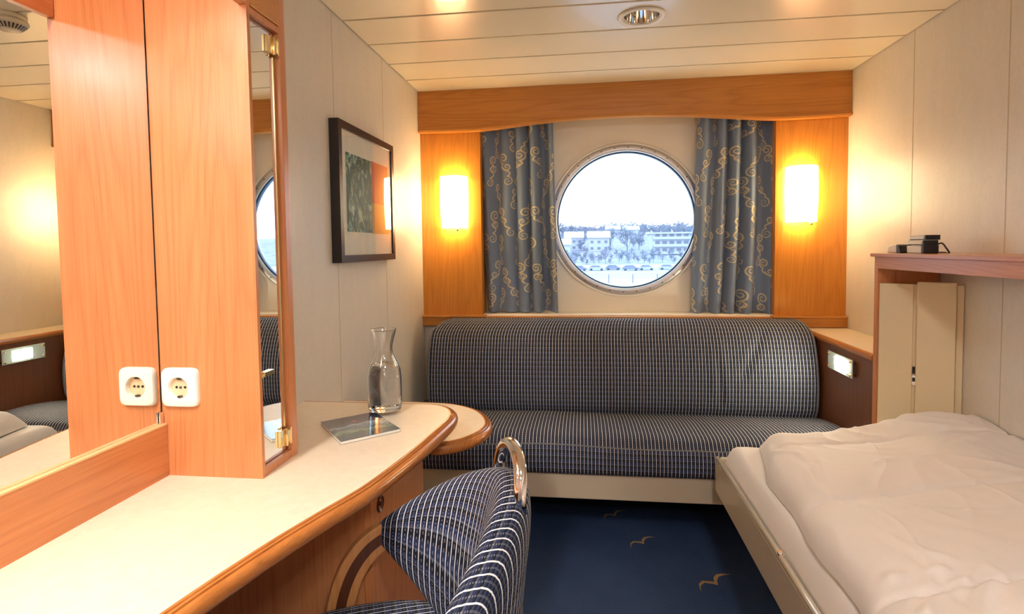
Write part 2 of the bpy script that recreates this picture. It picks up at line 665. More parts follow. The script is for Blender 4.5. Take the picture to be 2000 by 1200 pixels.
# wooden panels left and right of the window, rail and pelmet
struct(obj('trim_1', B(XL, -0.535, D, YREC, ZS, ZC), ['pz']), 'cherry wood wall panel behind the left wall lamp, left of the window', 'panel')
struct(obj('trim_2', B(0.957, XR, D, YREC, ZS, ZC), ['pz']), 'cherry wood wall panel behind the right wall lamp, right of the window', 'panel')
bm = bmesh.new()
box(bm, XL, XR, D - 0.022, 2.95, 0.828, ZS - 0.006)
prism(bm, [(D - 0.030, ZS - 0.008), (D - 0.027, ZS + 0.000), (2.95, ZS + 0.000), (2.95, ZS - 0.012), (D - 0.026, ZS - 0.012)], 'x', XL, -0.517)
prism(bm, [(D - 0.030, ZS - 0.008), (D - 0.027, ZS + 0.000), (2.95, ZS + 0.000), (2.95, ZS - 0.012), (D - 0.026, ZS - 0.012)], 'x', 0.94, XR)
struct(obj('trim_3', bm, ['wx'], bevel=0.002), 'horizontal cherry wood rail running under the window above the sofa', 'rail')
struct(obj('trim_4', B(-0.535, 0.957, 2.945, YREC, ZS - 0.02, ZS + 0.003), ['rec'], bevel=0.003), 'narrow cream window sill ledge under the porthole', 'sill')

def pel(x):
    pts = [(XL, 1.862), (-0.53, 1.860), (-0.439, 1.868), (-0.225, 1.889), (0.037, 1.902), (0.268, 1.904), (0.519, 1.894), (0.789, 1.871), (0.93, 1.858), (1.05, 1.858), (XR, 1.864)]
    for (a, za), (b, zb) in zip(pts, pts[1:]):
        if x <= b + 1e-6:
            t = (x - a) / (b - a)
            return za + (zb - za) * t
    return pts[-1][1]
xs = [XL + (XR - XL) * i / 80 for i in range(81)]
zsm = []
for i, x in enumerate(xs):
    w = [pel(min(max(x + d, XL), XR)) for d in (-0.05, -0.025, 0, 0.025, 0.05)]
    zsm.append(sum(w) / 5)
bm = bmesh.new()
prism(bm, [(x, z) for x, z in zip(xs, zsm)] + [(XR, ZC), (XL, ZC)], 'y', D - 0.034, D - 0.008)
pel_o = thing('pelmet', 'cherry wood pelmet board with a shallow arched lower edge above the porthole curtains', 'pelmet', (0.2, D - 0.02, 1.86))
obj('fascia', bm, ['wx'], pel_o)
bm = bmesh.new()
V = []
for x, z in zip(xs, zsm):
    V.append([bm.verts.new((x, y, z + dz)) for y, dz in ((D - 0.040, 0.014), (D - 0.043, 0.006), (D - 0.040, -0.002), (D - 0.006, -0.004), (D - 0.002, 0.012))])
for a, b in zip(V, V[1:]):
    for k in range(5):
        bm.faces.new((a[k], b[k], b[(k + 1) % 5], a[(k + 1) % 5]))
bm.faces.new(V[0]); bm.faces.new(V[-1][::-1])
obj('moulding', bm, ['wx'], pel_o, smooth=True)

# ------------------------------------------------------------------ porthole
win = bpy.data.objects.new('window_1', None)
COL.objects.link(win)
win.location = (PCX, YREC, PCZ)
win['kind'] = 'structure'
bm = bmesh.new()
lathe(bm, [(0.366, 0.02), (0.370, -0.004), (0.374, -0.006), (0.400, -0.004), (0.405, 0.0), (0.405, 0.04), (0.366, 0.04)], (PCX, YREC - 0.006, PCZ), 128, 'y', close=True)
obj('window_frame', bm, ['alu'], win)
bm = bmesh.new()
lathe(bm, [(0.404, 0.03), (0.404, -0.006), (0.410, -0.010), (0.416, -0.006), (0.418, 0.008), (0.412, 0.03)], (PCX, YREC - 0.006, PCZ), 128, 'y', close=True)
obj('window_rim', bm, ['white'], win)
bm = bmesh.new()
lathe(bm, [(0.3685, 0.03), (0.3665, 0.0), (0.361, 0.004), (0.361, 0.03)], (PCX, YREC, PCZ), 128, 'y', close=True)
obj('window_gasket', bm, [plain('blue_black_rubber', (0.02, 0.07, 0.16, 1), 0.4)], win)
bm = bmesh.new()
lathe(bm, [(0.3655, 0.0), (0.3655, 0.008)], (PCX, YREC + 0.014, PCZ), 96, 'y')
obj('window_glass', bm, ['pane'], win)
b0 = None
for k in range(34):
    a = 2 * pi * (k + 0.3) / 34
    x, z = PCX + 0.389 * cos(a), PCZ + 0.389 * sin(a)
    if b0 is None:
        bm = bmesh.new()
        lathe(bm, [(0.0035, 0.0), (0.0035, -0.0025), (0.002, -0.0032)], (x, YREC - 0.0105, z), 10, 'y')
        b0 = obj('bolt', bm, ['bolt'], win)
        bx, bz = x, z
    else:
        c = b0.copy()
        COL.objects.link(c)
        c.parent = win
        c.location = (x - bx, 0, z - bz)

# ================================================================== CURTAINS
def spiral_points(cx, cz, r, turns, a0, sgn, n=34):
    out = []
    for i in range(n):
        t = i / (n - 1)
        a = a0 + sgn * turns * 2 * pi * t
        rr = r * (1 - t * 0.86)
        out.append((cx + rr * cos(a), cz + rr * sin(a)))
    return out


def curtain(name, label, top, bot, seed, zb):
    rnd = random.Random(seed)
    nf = 4.6
    Hc = 1.925 - zb
    ph = rnd.uniform(0, 6)
    A = 0.031
    def S(u, v):        # u across, v = 0 bottom .. 1 top
        x0 = bot[0] + (top[0] - bot[0]) * v
        x1 = bot[1] + (top[1] - bot[1]) * v
        w = u + 0.035 * sin(2 * pi * u * 1.3 + ph) + 0.02 * sin(3.1 * v + ph) * u * (1 - u) * 4
        p = 2 * pi * nf * w + ph
        amp = A * (0.75 + 0.35 * sin(5 * u + seed)) * (1.05 - 0.25 * v)
        y = 3.006 + amp * (sin(p) + 0.25 * sin(2 * p + 1.0 + v))
        x = x0 + (x1 - x0) * u + 0.012 * cos(p) * sin(pi * u)
        z = zb + Hc * v + 0.004 * sin(p) * (1 - v)
        y += 0.004 * noise.noise(Vector((u * 5, v * 4, seed)))
        return Vector((x, y, z))
    bm = bmesh.new()
    gridsurf(bm, S, 150, 40)
    Wf = 0.62
    def ribbon(pts, w):
        P = []
        for i, (a, b) in enumerate(pts):
            a2, b2 = pts[min(i + 1, len(pts) - 1)]
            a1, b1 = pts[max(i - 1, 0)]
            dx, dz = a2 - a1, b2 - b1
            l = sqrt(dx * dx + dz * dz) or 1
            nx, nz = -dz / l, dx / l
            t = i / (len(pts) - 1)
            ww = w * (0.55 + 0.9 * sin(pi * min(1, t * 1.1 + 0.05)) ** 1.0) / 2
            row = []
            for s in (-1, 1):
                aa, bb = a + nx * ww * s, b + nz * ww * s
                u, v = aa / Wf, bb / Hc
                if not (0.002 < u < 0.998 and 0.004 < v < 0.998):
                    row = None
                    break
                q = S(u, v)
                e1 = S(min(u + 0.003, 1), v) - S(max(u - 0.003, 0), v)
                e2 = S(u, min(v + 0.003, 1)) - S(u, max(v - 0.003, 0))
                nn = e1.cross(e2).normalized()
                if nn.y > 0:
                    nn = -nn
                row.append(q + nn * 0.0012)
            P.append(row)
        V = [None if r is None else [bm.verts.new(r[0]), bm.verts.new(r[1])] for r in P]
        for a, b in zip(V, V[1:]):
            if a and b:
                f = bm.faces.new((a[0], b[0], b[1], a[1]))
                f.material_index = 1
                f.smooth = True
    gx, gz = 0.128, 0.150
    row = 0
    z = 0.03
    while z < Hc + 0.05:
        x = 0.02 + (gx / 2 if row % 2 else 0)
        while x < Wf + 0.05:
            cx, cz = x + rnd.uniform(-.015, .015), z + rnd.uniform(-.02, .02)
            s = rnd.choice((-1, 1))
            R = rnd.uniform(0.024, 0.032)
            rot = rnd.uniform(-0.5, 0.5)
            L = 0.062
            # S stem: two spirals joined by an arc, plus a small side curl
            ca, sa = cos(rot + pi / 2), sin(rot + pi / 2)
            p1 = (cx + ca * L, cz + sa * L)
            p2 = (cx - ca * L, cz - sa * L)
            sp1 = spiral_points(p1[0], p1[1], R, 1.7, -pi / 2 if s > 0 else -pi / 2, s)
            sp2 = spiral_points(p2[0], p2[1], R * 0.85, 1.6, pi / 2, s)
            mid = [(sp1[0][0] * (1 - t) + sp2[0][0] * t + s * 0.018 * sin(2 * pi * t), sp1[0][1] * (1 - t) + sp2[0][1] * t) for t in [i / 16 for i in range(17)]]
            ribbon(sp1[::-1] + mid[1:-1] + sp2, 0.0056)
            m = mid[5]
            ribbon([m] + spiral_points(m[0] - s * 0.030, m[1] + 0.004, 0.020, 1.5, 0 if s > 0 else pi, -s, 26), 0.0048)
            x += gx
        z += gz
        row += 1
    me = bpy.data.meshes.new(name)
    bm.to_mesh(me)
    bm.free()
    o = link(name, me, ['cur', 'gold'])
    tag(o, label, 'curtain', 'window curtains')
    return o
curtain('curtain', 'grey blue curtain with gold scrolls hanging left of the porthole', (-0.560, -0.150), (-0.520, -0.130), 3, 0.897)
curtain('curtain', 'grey blue curtain with gold scrolls hanging right of the porthole', (0.598, 0.972), (0.560, 0.962), 11, 0.893)

# ================================================================== WALL LAMPS
def sconce(xc, label):
    zc = 1.487
    t = thing('wall_lamp', label, 'lamp', (xc, D, 1.35), 'opal glass wall lamps')
    obj('back_plate', B(xc - 0.060, xc + 0.060, D - 0.012, D, 1.362, 1.61), ['white'], t, bevel=0.002)
    bm = bmesh.new()
    # barrel-bellied half-round shade, open above and below
    def S(u, v):
        a = pi * u
        w = 0.0715 * (1 + 0.05 * sin(pi * v)) * (0.965 + 0.035 * v)
        d = 0.074 * (1 + 0.10 * sin(pi * v))
        return Vector((xc - w * cos(a), D - 0.006 - d * sin(a) ** 0.8, 1.352 + 0.272 * v))
    gridsurf(bm, S, 28, 12)
    o = obj('lamp_shade', bm, ['sconce'], t, smooth=True)
    sm = o.modifiers.new('thick', 'SOLIDIFY')
    sm.thickness = 0.003
    bm = bmesh.new()
    tube(bm, [(xc + 0.028, D - 0.004, 1.352), (xc + 0.028, D - 0.045, 1.350), (xc + 0.028, D - 0.07, 1.343)], 0.0035)
    lathe(bm, [(0.006, 0), (0.006, 0.012)], (xc + 0.028, D - 0.07, 1.335), 12)
    obj('bracket', bm, ['brass'], t)
sconce(-0.6765, 'lit white opal wall lamp on the wood panel left of the porthole')
sconce(1.074, 'lit white opal wall lamp on the wood panel right of the porthole')

# ================================================================== PICTURE
FX = -0.825
py0, py1, pz0, pz1 = 1.835, 2.393, 1.201, 1.699
pic = thing('framed_picture', 'black framed abstract print in green, orange and yellow hanging on the left wall', 'picture', (XL, 2.11, pz0))
bm = bmesh.new()
bw = 0.026
for a in ((py0, py1, pz1 - bw, pz1), (py0, py1, pz0, pz0 + bw), (py0, py0 + bw, pz0 + bw, pz1 - bw), (py1 - bw, py1, pz0 + bw, pz1 - bw)):
    box(bm, XL, FX, *a)
obj('picture_frame', bm, ['frame'], pic)
obj('mount_card', B(XL + 0.001, FX - 0.008, py0 + bw, py1 - bw, pz0 + bw, pz1 - bw), ['mat'], pic)
k = NT('green_white_abstract')
wv = k.noise(k.coords((1, 1.0, 0.7)), 9, 5, 0.6)
nd = k.n('ShaderNodeTexNoise')
nd.inputs['Scale'].default_value = 13
nd.inputs['Detail'].default_value = 4
nd.inputs['Distortion'].default_value = 2.2
k.l(k.coords((1, 1.3, 0.8)), nd.inputs['Vector'])
rp = k.n('ShaderNodeValToRGB')
e = rp.color_ramp.elements
e[0].position, e[0].color = 0.34, srgb(18, 62, 52)
e[1].position, e[1].color = 0.68, srgb(226, 230, 210)
for p_, c_ in ((0.44, srgb(34, 92, 76)), (0.50, srgb(40, 66, 72)), (0.55, srgb(104, 150, 128)), (0.60, srgb(150, 176, 158))):
    q = e.new(p_)
    q.color = c_
k.l(nd.outputs['Fac'], rp.inputs[0])
k.l(rp.outputs[0], k.b.inputs['Base Color'])
pr = obj('art_print', B(FX - 0.0085, FX - 0.0072, 1.905, 2.147, 1.312, 1.596), [k.m], pic)
bm = bmesh.new()
box(bm, FX - 0.0085, FX - 0.0073, 2.147, 2.335, 1.432, 1.598)
obj('art_print', bm, [plain('orange_red_ink', srgb(206, 84, 34), 0.6)], pic)
bm = bmesh.new()
box(bm, FX - 0.0085, FX - 0.0073, 2.147, 2.335, 1.310, 1.432)
obj('art_print', bm, [plain('yellow_ink', srgb(214, 150, 30), 0.6)], pic)
obj('picture_glass', B(FX - 0.006, FX - 0.004, py0 + bw - 0.004, py1 - bw + 0.004, pz0 + bw - 0.004, pz1 - bw + 0.004), ['picpane'], pic)

# ================================================================== CEILING FITTINGS
t = thing('downlight', 'round recessed ceiling downlight with a mirrored reflector and white ring, switched off', 'light', (DLX, DLY, ZC - 0.004))
bm = bmesh.new()
lathe(bm, [(0.062, 0.0), (0.084, -0.001), (0.086, -0.004), (0.082, -0.008), (0.066, -0.006), (0.062, 0.002)], (DLX, DLY, ZC), 56, close=True)
obj('trim_ring', bm, ['white'], t)
bm = bmesh.new()
lathe(bm, [(0.0635, -0.003), (0.061, 0.02), (0.054, 0.05), (0.040, 0.075), (0.002, 0.082)], (DLX, DLY, ZC), 56, caps=False)
obj('reflector', bm, ['chrome'], t, smooth=True)
bm = bmesh.new()
lathe(bm, [(0.001, 0.035), (0.010, 0.037), (0.014, 0.046), (0.012, 0.062), (0.006, 0.078)], (DLX, DLY, ZC), 24)
obj('bulb', bm, ['frost'], t, smooth=True)

# smoke detector (the mirror shows it)
sx, sy = 0.215, 1.735
t = thing('smoke_detector', 'round ivory smoke detector with slotted sides on the ceiling, seen in the desk mirror', 'smoke detector', (sx, sy, ZC))
bm = bmesh.new()
lathe(bm, [(0.050, 0), (0.050, -0.012), (0.047, -0.014), (0.047, -0.022), (0.001, -0.022)], (sx, sy, ZC), 40)
obj('base', bm, ['offwhite'], t, smooth=False)
bm = bmesh.new()
lathe(bm, [(0.053, -0.020), (0.055, -0.028), (0.050, -0.034), (0.030, -0.050), (0.028, -0.053), (0.001, -0.054)], (sx, sy, ZC), 40)
obj('cover', bm, ['offwhite'], t)
bm = bmesh.new()
for k_ in range(26):
    a = 2 * pi * k_ / 26
    c, s = cos(a), sin(a)
    pts = []
    for r, z, w in ((0.049, -0.0365, 0.0024), (0.033, -0.0500, 0.0016)):
        for q in (-1, 1):
            pts.append((sx + r * c - q * w * s, sy + r * s + q * w * c, ZC + z - 0.0008))
    vs = [bm.verts.new(p) for p in (pts[0], pts[1], pts[3], pts[2])]
    bm.faces.new(vs)
obj('vent_slots', bm, ['hole'], t)

# unseen fill lamps added behind the camera to brighten bed, walls and ceiling
cl0 = None
for i, (x, y) in enumerate(((0.35, -0.15), (0.35, -1.05))):
    lab = ('unseen round fill lamp added on the ceiling above the standing place', 'unseen round fill lamp added on the ceiling nearest the cabin door')[i]
    if cl0 is None:
        cl0 = thing('fill_lamp', lab, 'lamp', (x, y, ZC), 'added fill lamps by the door')
        bm = bmesh.new()
        lathe(bm, [(0.150, 0.0), (0.150, -0.018), (0.136, -0.020)], (x, y, ZC), 40)
        obj('lamp_base', bm, ['white'], cl0)
        bm = bmesh.new()
        lathe(bm, [(0.134, -0.019), (0.128, -0.034), (0.090, -0.047), (0.001, -0.052)], (x, y, ZC), 40)
        obj('diffuser', bm, ['fill_opal'], cl0, smooth=True)
    else:
        dup(cl0, (x, y, ZC), lab)

# ================================================================== DESK
dfront = catmull([(-0.600, -0.65, 0), (-0.600, -0.2, 0), (-0.598, 0.2, 0), (-0.575, 0.45, 0), (-0.548, 0.636, 0), (-0.512, 0.794, 0), (-0.474, 0.920, 0), (-0.437, 1.030, 0), (-0.413, 1.150, 0), (-0.394, 1.270, 0), (-0.380, 1.390, 0), (-0.373, 1.475, 0), (-0.381, 1.535, 0), (-0.410, 1.582, 0), (-0.455, 1.604, 0), (-0.53, 1.606, 0)], 6)
dfront = [(p.x, p.y) for p in dfront]
def edge_sweep(path, ztop, prof):
    bm = bmesh.new()
    V = []
    for i, (x, y) in enumerate(path):
        x2, y2 = path[min(i + 1, len(path) - 1)]
        x1, y1 = path[max(i - 1, 0)]
        dx, dy = x2 - x1, y2 - y1
        l = sqrt(dx * dx + dy * dy)
        nx, ny = dy / l, -dx / l
        V.append([bm.verts.new((x + nx * a, y + ny * a, ztop + b)) for a, b in prof])
    n = len(prof)
    for a, b in zip(V, V[1:]):
        for k_ in range(n):
            bm.faces.new((a[k_], b[k_], b[(k_ + 1) % n], a[(k_ + 1) % n]))
    bm.faces.new(V[0]); bm.faces.new(V[-1][::-1])
    return bm
EP = [(0.0, 0.0), (0.0045, 0.0), (0.0055, -0.0012), (0.0060, -0.0042), (0.0072, -0.0042), (0.0080, -0.0008), (0.0110, -0.0020), (0.0120, -0.0062), (0.0132, -0.0062), (0.0142, -0.0035), (0.0175, -0.0045), (0.0215, -0.0085), (0.0235, -0.0140), (0.0240, -0.0190), (0.0225, -0.0260), (0.0180, -0.0320), (0.0110, -0.0360), (0.0040, -0.0375), (0.0, -0.0375)]
desk = thing('desk', 'long built-in desk with a curved beige laminate top and wooden moulded edge', 'desk', (-0.66, 0.5, 0))
outline = [(-0.884, -0.65)] + dfront + [(-0.8585, 1.606), (-0.8585, 1.197), (-0.884, 1.193)]
bm = bmesh.new()
prism(bm, outline, 'z', ZD - 0.035, ZD)
obj('desk_top', bm, ['lam'], desk)
obj('edge_moulding', edge_sweep(dfront + [(-0.858, 1.606)], ZD, EP), ['edge'], desk, smooth=True)
# pedestal under the far end
bm = B(-0.858, -0.478, 1.13, 1.530, 0.0, ZD - 0.036)
obj('pedestal', bm, ['wz'], desk)
dd = obj('drawer_front', B(-0.478, -0.460, 1.134, 1.530, 0.10, ZD - 0.044), ['wz'], desk, bevel=0.0015)
bm = bmesh.new()
lathe(bm, [(0.001, -0.001), (0.010, -0.001), (0.0135, 0.001), (0.017, 0.0045), (0.0185, 0.003), (0.0185, -0.002)], (-0.460, 1.186, 0.672), 32, 'x')
lathe(bm, [(0.001, 0.004), (0.005, 0.004), (0.006, -0.002)], (-0.460, 1.186, 0.672), 20, 'x')
obj('lock_rosette', bm, ['inlay'], dd, smooth=True)
obj('back_panel', B(-0.872, -0.850, -0.65, 1.129, 0.0, ZD - 0.036), ['wdark'], desk)
obj('apron', B(-0.66, -0.64, -0.6, 1.12, ZD - 0.10, ZD - 0.036), ['wdark'], desk)
obj('side_panel', B(-0.849, -0.62, -0.65, -0.63, 0.0, ZD - 0.036), ['wz'], desk)
# board under the mirror
ub = thing('upstand_board', 'horizontal grained wooden upstand board between the desk top and the mirror', 'board', (-0.865, 0.2, ZD))
obj('board', B(-0.878, -0.8635, -0.65, 1.046, ZD, ZD + 0.108), ['wy'], ub)
obj('top_lip', B(-0.886, -0.8630, -0.65, 1.0465, ZD + 0.108, ZD + 0.1110), [plain('pale_lip', srgb(226, 188, 132), 0.4)], ub)
# big mirror
mi = thing('wall_mirror', 'large frameless wall mirror standing above the desk upstand board', 'mirror', (-0.88, 0.2, ZD + 0.1115))
obj('mirror_glass', B(-0.879, -0.875, -0.65, 1.044, ZD + 0.1116, 1.93), ['mirror'], mi)
bm = B(-0.874, -0.870, 1.036, 1.0462, ZD + 0.1116, ZD + 0.136)
obj('mirror_clip', bm, ['chrome'], mi, bevel=0.001)

# ================================================================== TALL CABINET
cab = thing('mirror_cabinet', 'tall narrow cherry wood cabinet with a mirrored side standing on the desk', 'cabinet', (-0.76, 1.11, ZD))
obj('front_panel', B(-0.874, -0.654, 1.047, 1.057, ZD, 1.93), ['wz'], cab)
bm = bmesh.new()
box(bm, -0.858, -0.672, 1.057, 1.166, ZD, 1.93)
box(bm, -0.672, -0.656, 1.057, 1.166, ZD, ZD + 0.018)
box(bm, -0.672, -0.656, 1.057, 1.166, 1.722, 1.7355)
obj('body', bm, ['wz'], cab)
obj('back_stile', B(-0.8585, -0.6535, 1.166, 1.190, ZD, ZC - 0.002), ['wz'], cab, bevel=0.002)
md = obj('mirror_door', B(-0.6718, -0.6665, 1.0575, 1.160, ZD + 0.020, 1.720), ['mirror'], cab)
obj('brass_strip', B(-0.6664, -0.6650, 1.1575, 1.160, ZD + 0.03, 1.70), ['brass'], cab)
def hinge(z):
    bm = bmesh.new()
    box(bm, -0.6664, -0.6600, 1.128, 1.150, z - 0.018, z + 0.018)
    box(bm, -0.6664, -0.6560, 1.152, 1.1655, z - 0.014, z + 0.014)
    tube(bm, [(-0.658, 1.1505, z - 0.02), (-0.658, 1.1505, z + 0.02)], 0.0035, 10)
    box(bm, -0.658, -0.6535, 1.161, 1.1658, z - 0.019, z + 0.019)
    obj('hinge', bm, ['brass'], cab, bevel=0.001)
hinge(ZD + 0.052)
hinge(1.690)
bm = bmesh.new()
tube(bm, [(-0.6664, 1.066, 0.988), (-0.660, 1.066, 0.988), (-0.660, 1.074, 0.990)], 0.004, 8)
box(bm, -0.6664, -0.660, 1.076, 1.112, 0.984, 0.994)
obj('latch', bm, ['brass'], cab, bevel=0.0015)

# socket in the cabinet front
def socket(x0, x1, z0, z1, y):
    t = thing('power_socket', 'white square wall socket on the front of the mirror cabinet', 'socket', ((x0 + x1) / 2, y, z0))
    xc, zc = (x0 + x1) / 2, (z0 + z1) / 2
    bm = bmesh.new()
    hw = (x1 - x0) / 2
    rings = []
    N_ = 96
    for k_, (r, dep, sq) in enumerate(((1.0, 0.0, 7), (1.0, -0.004, 7), (0.97, -0.0085, 7), (0.93, -0.0105, 7), (0.80, -0.0118, 6), (0.60, -0.0122, 3.2), (0.56, -0.0122, 2.0), (0.545, -0.0112, 2.0), (0.53, -0.002, 2.0))):
        ring = []
        for i in range(N_):
            a = 2 * pi * i / N_
            c, s_ = cos(a), sin(a)
            q = (abs(c) ** sq + abs(s_) ** sq) ** (-1.0 / sq)
            ring.append(bm.verts.new((xc + hw * r * q * c, y + dep, zc + hw * r * q * s_)))
        rings.append(ring)
    for a, b in zip(rings, rings[1:]):
        for i in range(N_):
            bm.faces.new((a[i], a[(i + 1) % N_], b[(i + 1) % N_], b[i]))
    obj('cover_plate', bm, ['white'], t, smooth=True)
    well = plain('socket_cream', srgb(226, 200, 158), 0.4)
    bm = bmesh.new()
    lathe(bm, [(0.0215, -0.0030), (0.001, -0.0029)], (xc, y, zc), 40, 'y')
    obj('socket_well', bm, [well], t)
    for dx in (-0.0095, 0.0095):
        bm = bmesh.new()
        lathe(bm, [(0.0028, -0.0036), (0.0028, -0.0028)], (xc + dx, y, zc), 14, 'y')
        obj('pin_hole', bm, ['hole'], t)
    bm = bmesh.new()
    lathe(bm, [(0.0018, -0.0060), (0.0026, -0.0050), (0.0026, -0.0028)], (xc, y, zc), 14, 'y')
    obj('screw', bm, ['bolt'], t)
    for dz in (-0.0185, 0.0185):
        obj('earth_contact', B(xc - 0.0035, xc + 0.0035, y - 0.0100, y - 0.0030, zc + dz - 0.0016, zc + dz + 0.0016), ['bolt'], t)
socket(-0.8675, -0.786, 0.927, 1.0095, 1.047)

# valance above the desk, with its lamp
va = thing('desk_valance', 'wooden lighting valance fixed under the ceiling above the desk mirror', 'valance', (-0.7, 0.3, 1.733))
obj('fascia', B(-0.672, -0.652, -0.65, 1.0465, 1.735, ZC - 0.002), ['wy'], va, bevel=0.003)
obj('soffit', B(-0.874, -0.672, -0.65, 1.0465, 1.94, 1.955), ['wy'], va)
obj('end_panel', B(-0.6715, -0.6520, 1.0580, 1.1655, 1.7365, ZC - 0.002), ['wx'], va, bevel=0.003)
tl = thing('strip_light', 'lit fluorescent strip light hidden behind the wooden valance over the desk', 'light', (-0.76, 0.45, 1.94))
bm = B(-0.79, -0.735, -0.45, 0.53, 1.915, 1.94)
obj('housing', bm, ['white'], tl)
bm = bmesh.new()
tube(bm, [(-0.762, -0.42, 1.898), (-0.762, 0.50, 1.898)], 0.016, 16)
obj('lamp_tube', bm, ['tube'], tl)

# ================================================================== ON THE DESK
def at_desk(p):
    return p
c0 = Vector((-0.698, 1.391)); c1 = Vector((-0.578, 1.250)); c2 = Vector((-0.466, 1.356)); c3 = Vector((-0.588, 1.492))
bk = thing('booklet', 'thin booklet with a dark seascape cover lying on the desk under the carafe', 'book', ((c0.x + c2.x) / 2, (c0.y + c2.y) / 2, ZD))
def quad(bm, z0, z1, ins=0.0):
    cc = (c0 + c1 + c2 + c3) / 4
    pts = [(p + (cc - p).normalized() * ins) for p in (c0, c1, c2, c3)]
    prism(bm, [(p.x, p.y) for p in pts], 'z', z0, z1)
bm = bmesh.new(); quad(bm, ZD + 0.001, ZD + 0.0075, 0.001)
obj('pages', bm, ['mat'], bk)
k = NT('seascape_cover')
tc = k.n('ShaderNodeTexCoord')
mp = k.n('ShaderNodeMapping')
mp.inputs['Rotation'].default_value = (0, 0, radians(-43.4))
k.l(tc.outputs['Object'], mp.inputs[0])
sp = k.n('ShaderNodeSeparateXYZ')
k.l(mp.outputs[0], sp.inputs[0])
ns = k.noise(mp.outputs[0], 24, 5, 0.6)
yy = k.math('ADD', k.math('MULTIPLY', sp.outputs[1], 5.0), k.math('ADD', 0.5, k.math('MULTIPLY', k.math('SUBTRACT', ns, 0.5), 0.45)))
rp = k.n('ShaderNodeValToRGB')
e = rp.color_ramp.elements
e[0].position, e[0].color = 0.02, srgb(70, 84, 96)
e[1].position, e[1].color = 1.0, srgb(52, 52, 66)
for p_, c_ in ((0.18, srgb(58, 82, 84)), (0.32, srgb(120, 140, 118)), (0.42, srgb(66, 92, 104)), (0.55, srgb(150, 160, 162)), (0.62, srgb(84, 88, 104)), (0.75, srgb(60, 60, 74))):
    q = e.new(p_); q.color = c_
k.l(yy, rp.inputs[0])
k.l(rp.outputs[0], k.b.inputs['Base Color'])
k.b.inputs['Roughness'].default_value = 0.12
k.b.inputs['Coat Weight'].default_value = 0.5
bm = bmesh.new(); quad(bm, ZD + 0.0075, ZD + 0.0085); quad(bm, ZD + 0.0003, ZD + 0.001)
obj('cover', bm, [k.m], bk)
bm = bmesh.new()
lathe(bm, [(0.0045, 0), (0.0045, 0.0003)], (-0.612, 1.408, ZD + 0.0085), 16)
box(bm, -0.625, -0.600, 1.400, 1.4015, ZD + 0.0085, ZD + 0.0088)
obj('emblem', bm, [plain('salmon_print', srgb(206, 140, 124), 0.4)], bk)

cx_, cy_ = -0.562, 1.510
ca = thing('water_carafe', 'clear glass carafe half full of water standing on the booklet corner', 'carafe', (cx_, cy_, ZD + 0.0087))
z0 = ZD + 0.0087
outer = [(0.001, 0.0), (0.038, 0.0), (0.0445, 0.004), (0.0475, 0.018), (0.0480, 0.05), (0.0478, 0.095), (0.0450, 0.118), (0.0385, 0.135), (0.0300, 0.152), (0.0255, 0.165), (0.0240, 0.176), (0.0250, 0.188), (0.0290, 0.205), (0.0345, 0.226), (0.0368, 0.232)]
inner = [(0.0345, 0.231), (0.0320, 0.224), (0.0265, 0.204), (0.0226, 0.188), (0.0217, 0.176), (0.0232, 0.165), (0.0276, 0.152), (0.0360, 0.135), (0.0425, 0.118), (0.0452, 0.095), (0.0455, 0.05), (0.0450, 0.020), (0.0415, 0.0095), (0.034, 0.0075), (0.001, 0.0075)]
bm = bmesh.new()
lathe(bm, outer + inner, (cx_, cy_, z0), 56)
obj('glass_body', bm, ['glass'], ca, smooth=True)
bm = bmesh.new()
lathe(bm, [(0.001, 0.0080), (0.034, 0.0080), (0.0412, 0.0100), (0.0447, 0.0203), (0.0452, 0.05), (0.0449, 0.095), (0.0422, 0.118), (0.0360, 0.1335), (0.001, 0.1335)], (cx_, cy_, z0), 56)
obj('water', bm, ['water'], ca, smooth=True)
bm = bmesh.new()
rb = random.Random(4)
for i in range(40):
    a, zz = rb.uniform(0, 2 * pi), rb.uniform(0.02, 0.12)
    bmesh.ops.create_icosphere(bm, subdivisions=1, radius=rb.uniform(0.0006, 0.0012), matrix=Matrix.Translation((cx_ + 0.0432 * cos(a), cy_ + 0.0432 * sin(a), z0 + zz)))
b_ = obj('air_bubbles', bm, [plain('bubble_sparkle', (0.85, 0.88, 0.9, 1), 0.1)], ca, smooth=True)
b_['kind'] = 'stuff'

# ================================================================== D-SHAPED SIDE TABLE
ZT = 0.70
path = catmull([(-0.62, 1.558, 0), (-0.50, 1.558, 0), (-0.446, 1.550, 0), (-0.430, 1.524, 0), (-0.405, 1.516, 0), (-0.355, 1.548, 0), (-0.315, 1.615, 0), (-0.306, 1.685, 0), (-0.330, 1.765, 0), (-0.378, 1.835, 0), (-0.450, 1.882, 0), (-0.53, 1.898, 0), (-0.70, 1.900, 0), (-0.858, 1.900, 0)], 8)
path = [(-0.858, 1.558)] + [(p.x, p.y) for p in path]
st = thing('side_table', 'low round-ended side table with a beige top and reddish wooden edge below the desk end', 'table', (-0.6, 1.69, 0))
bm = bmesh.new()
prism(bm, path, 'z', ZT - 0.034, ZT)
obj('table_top', bm, ['lam'], st)
obj('edge_moulding', edge_sweep(path, ZT, EP), ['edge'], st, smooth=True)
obj('support_panel', B(-0.858, -0.56, 1.68, 1.70, 0.0, ZT - 0.034), ['wz'], st)

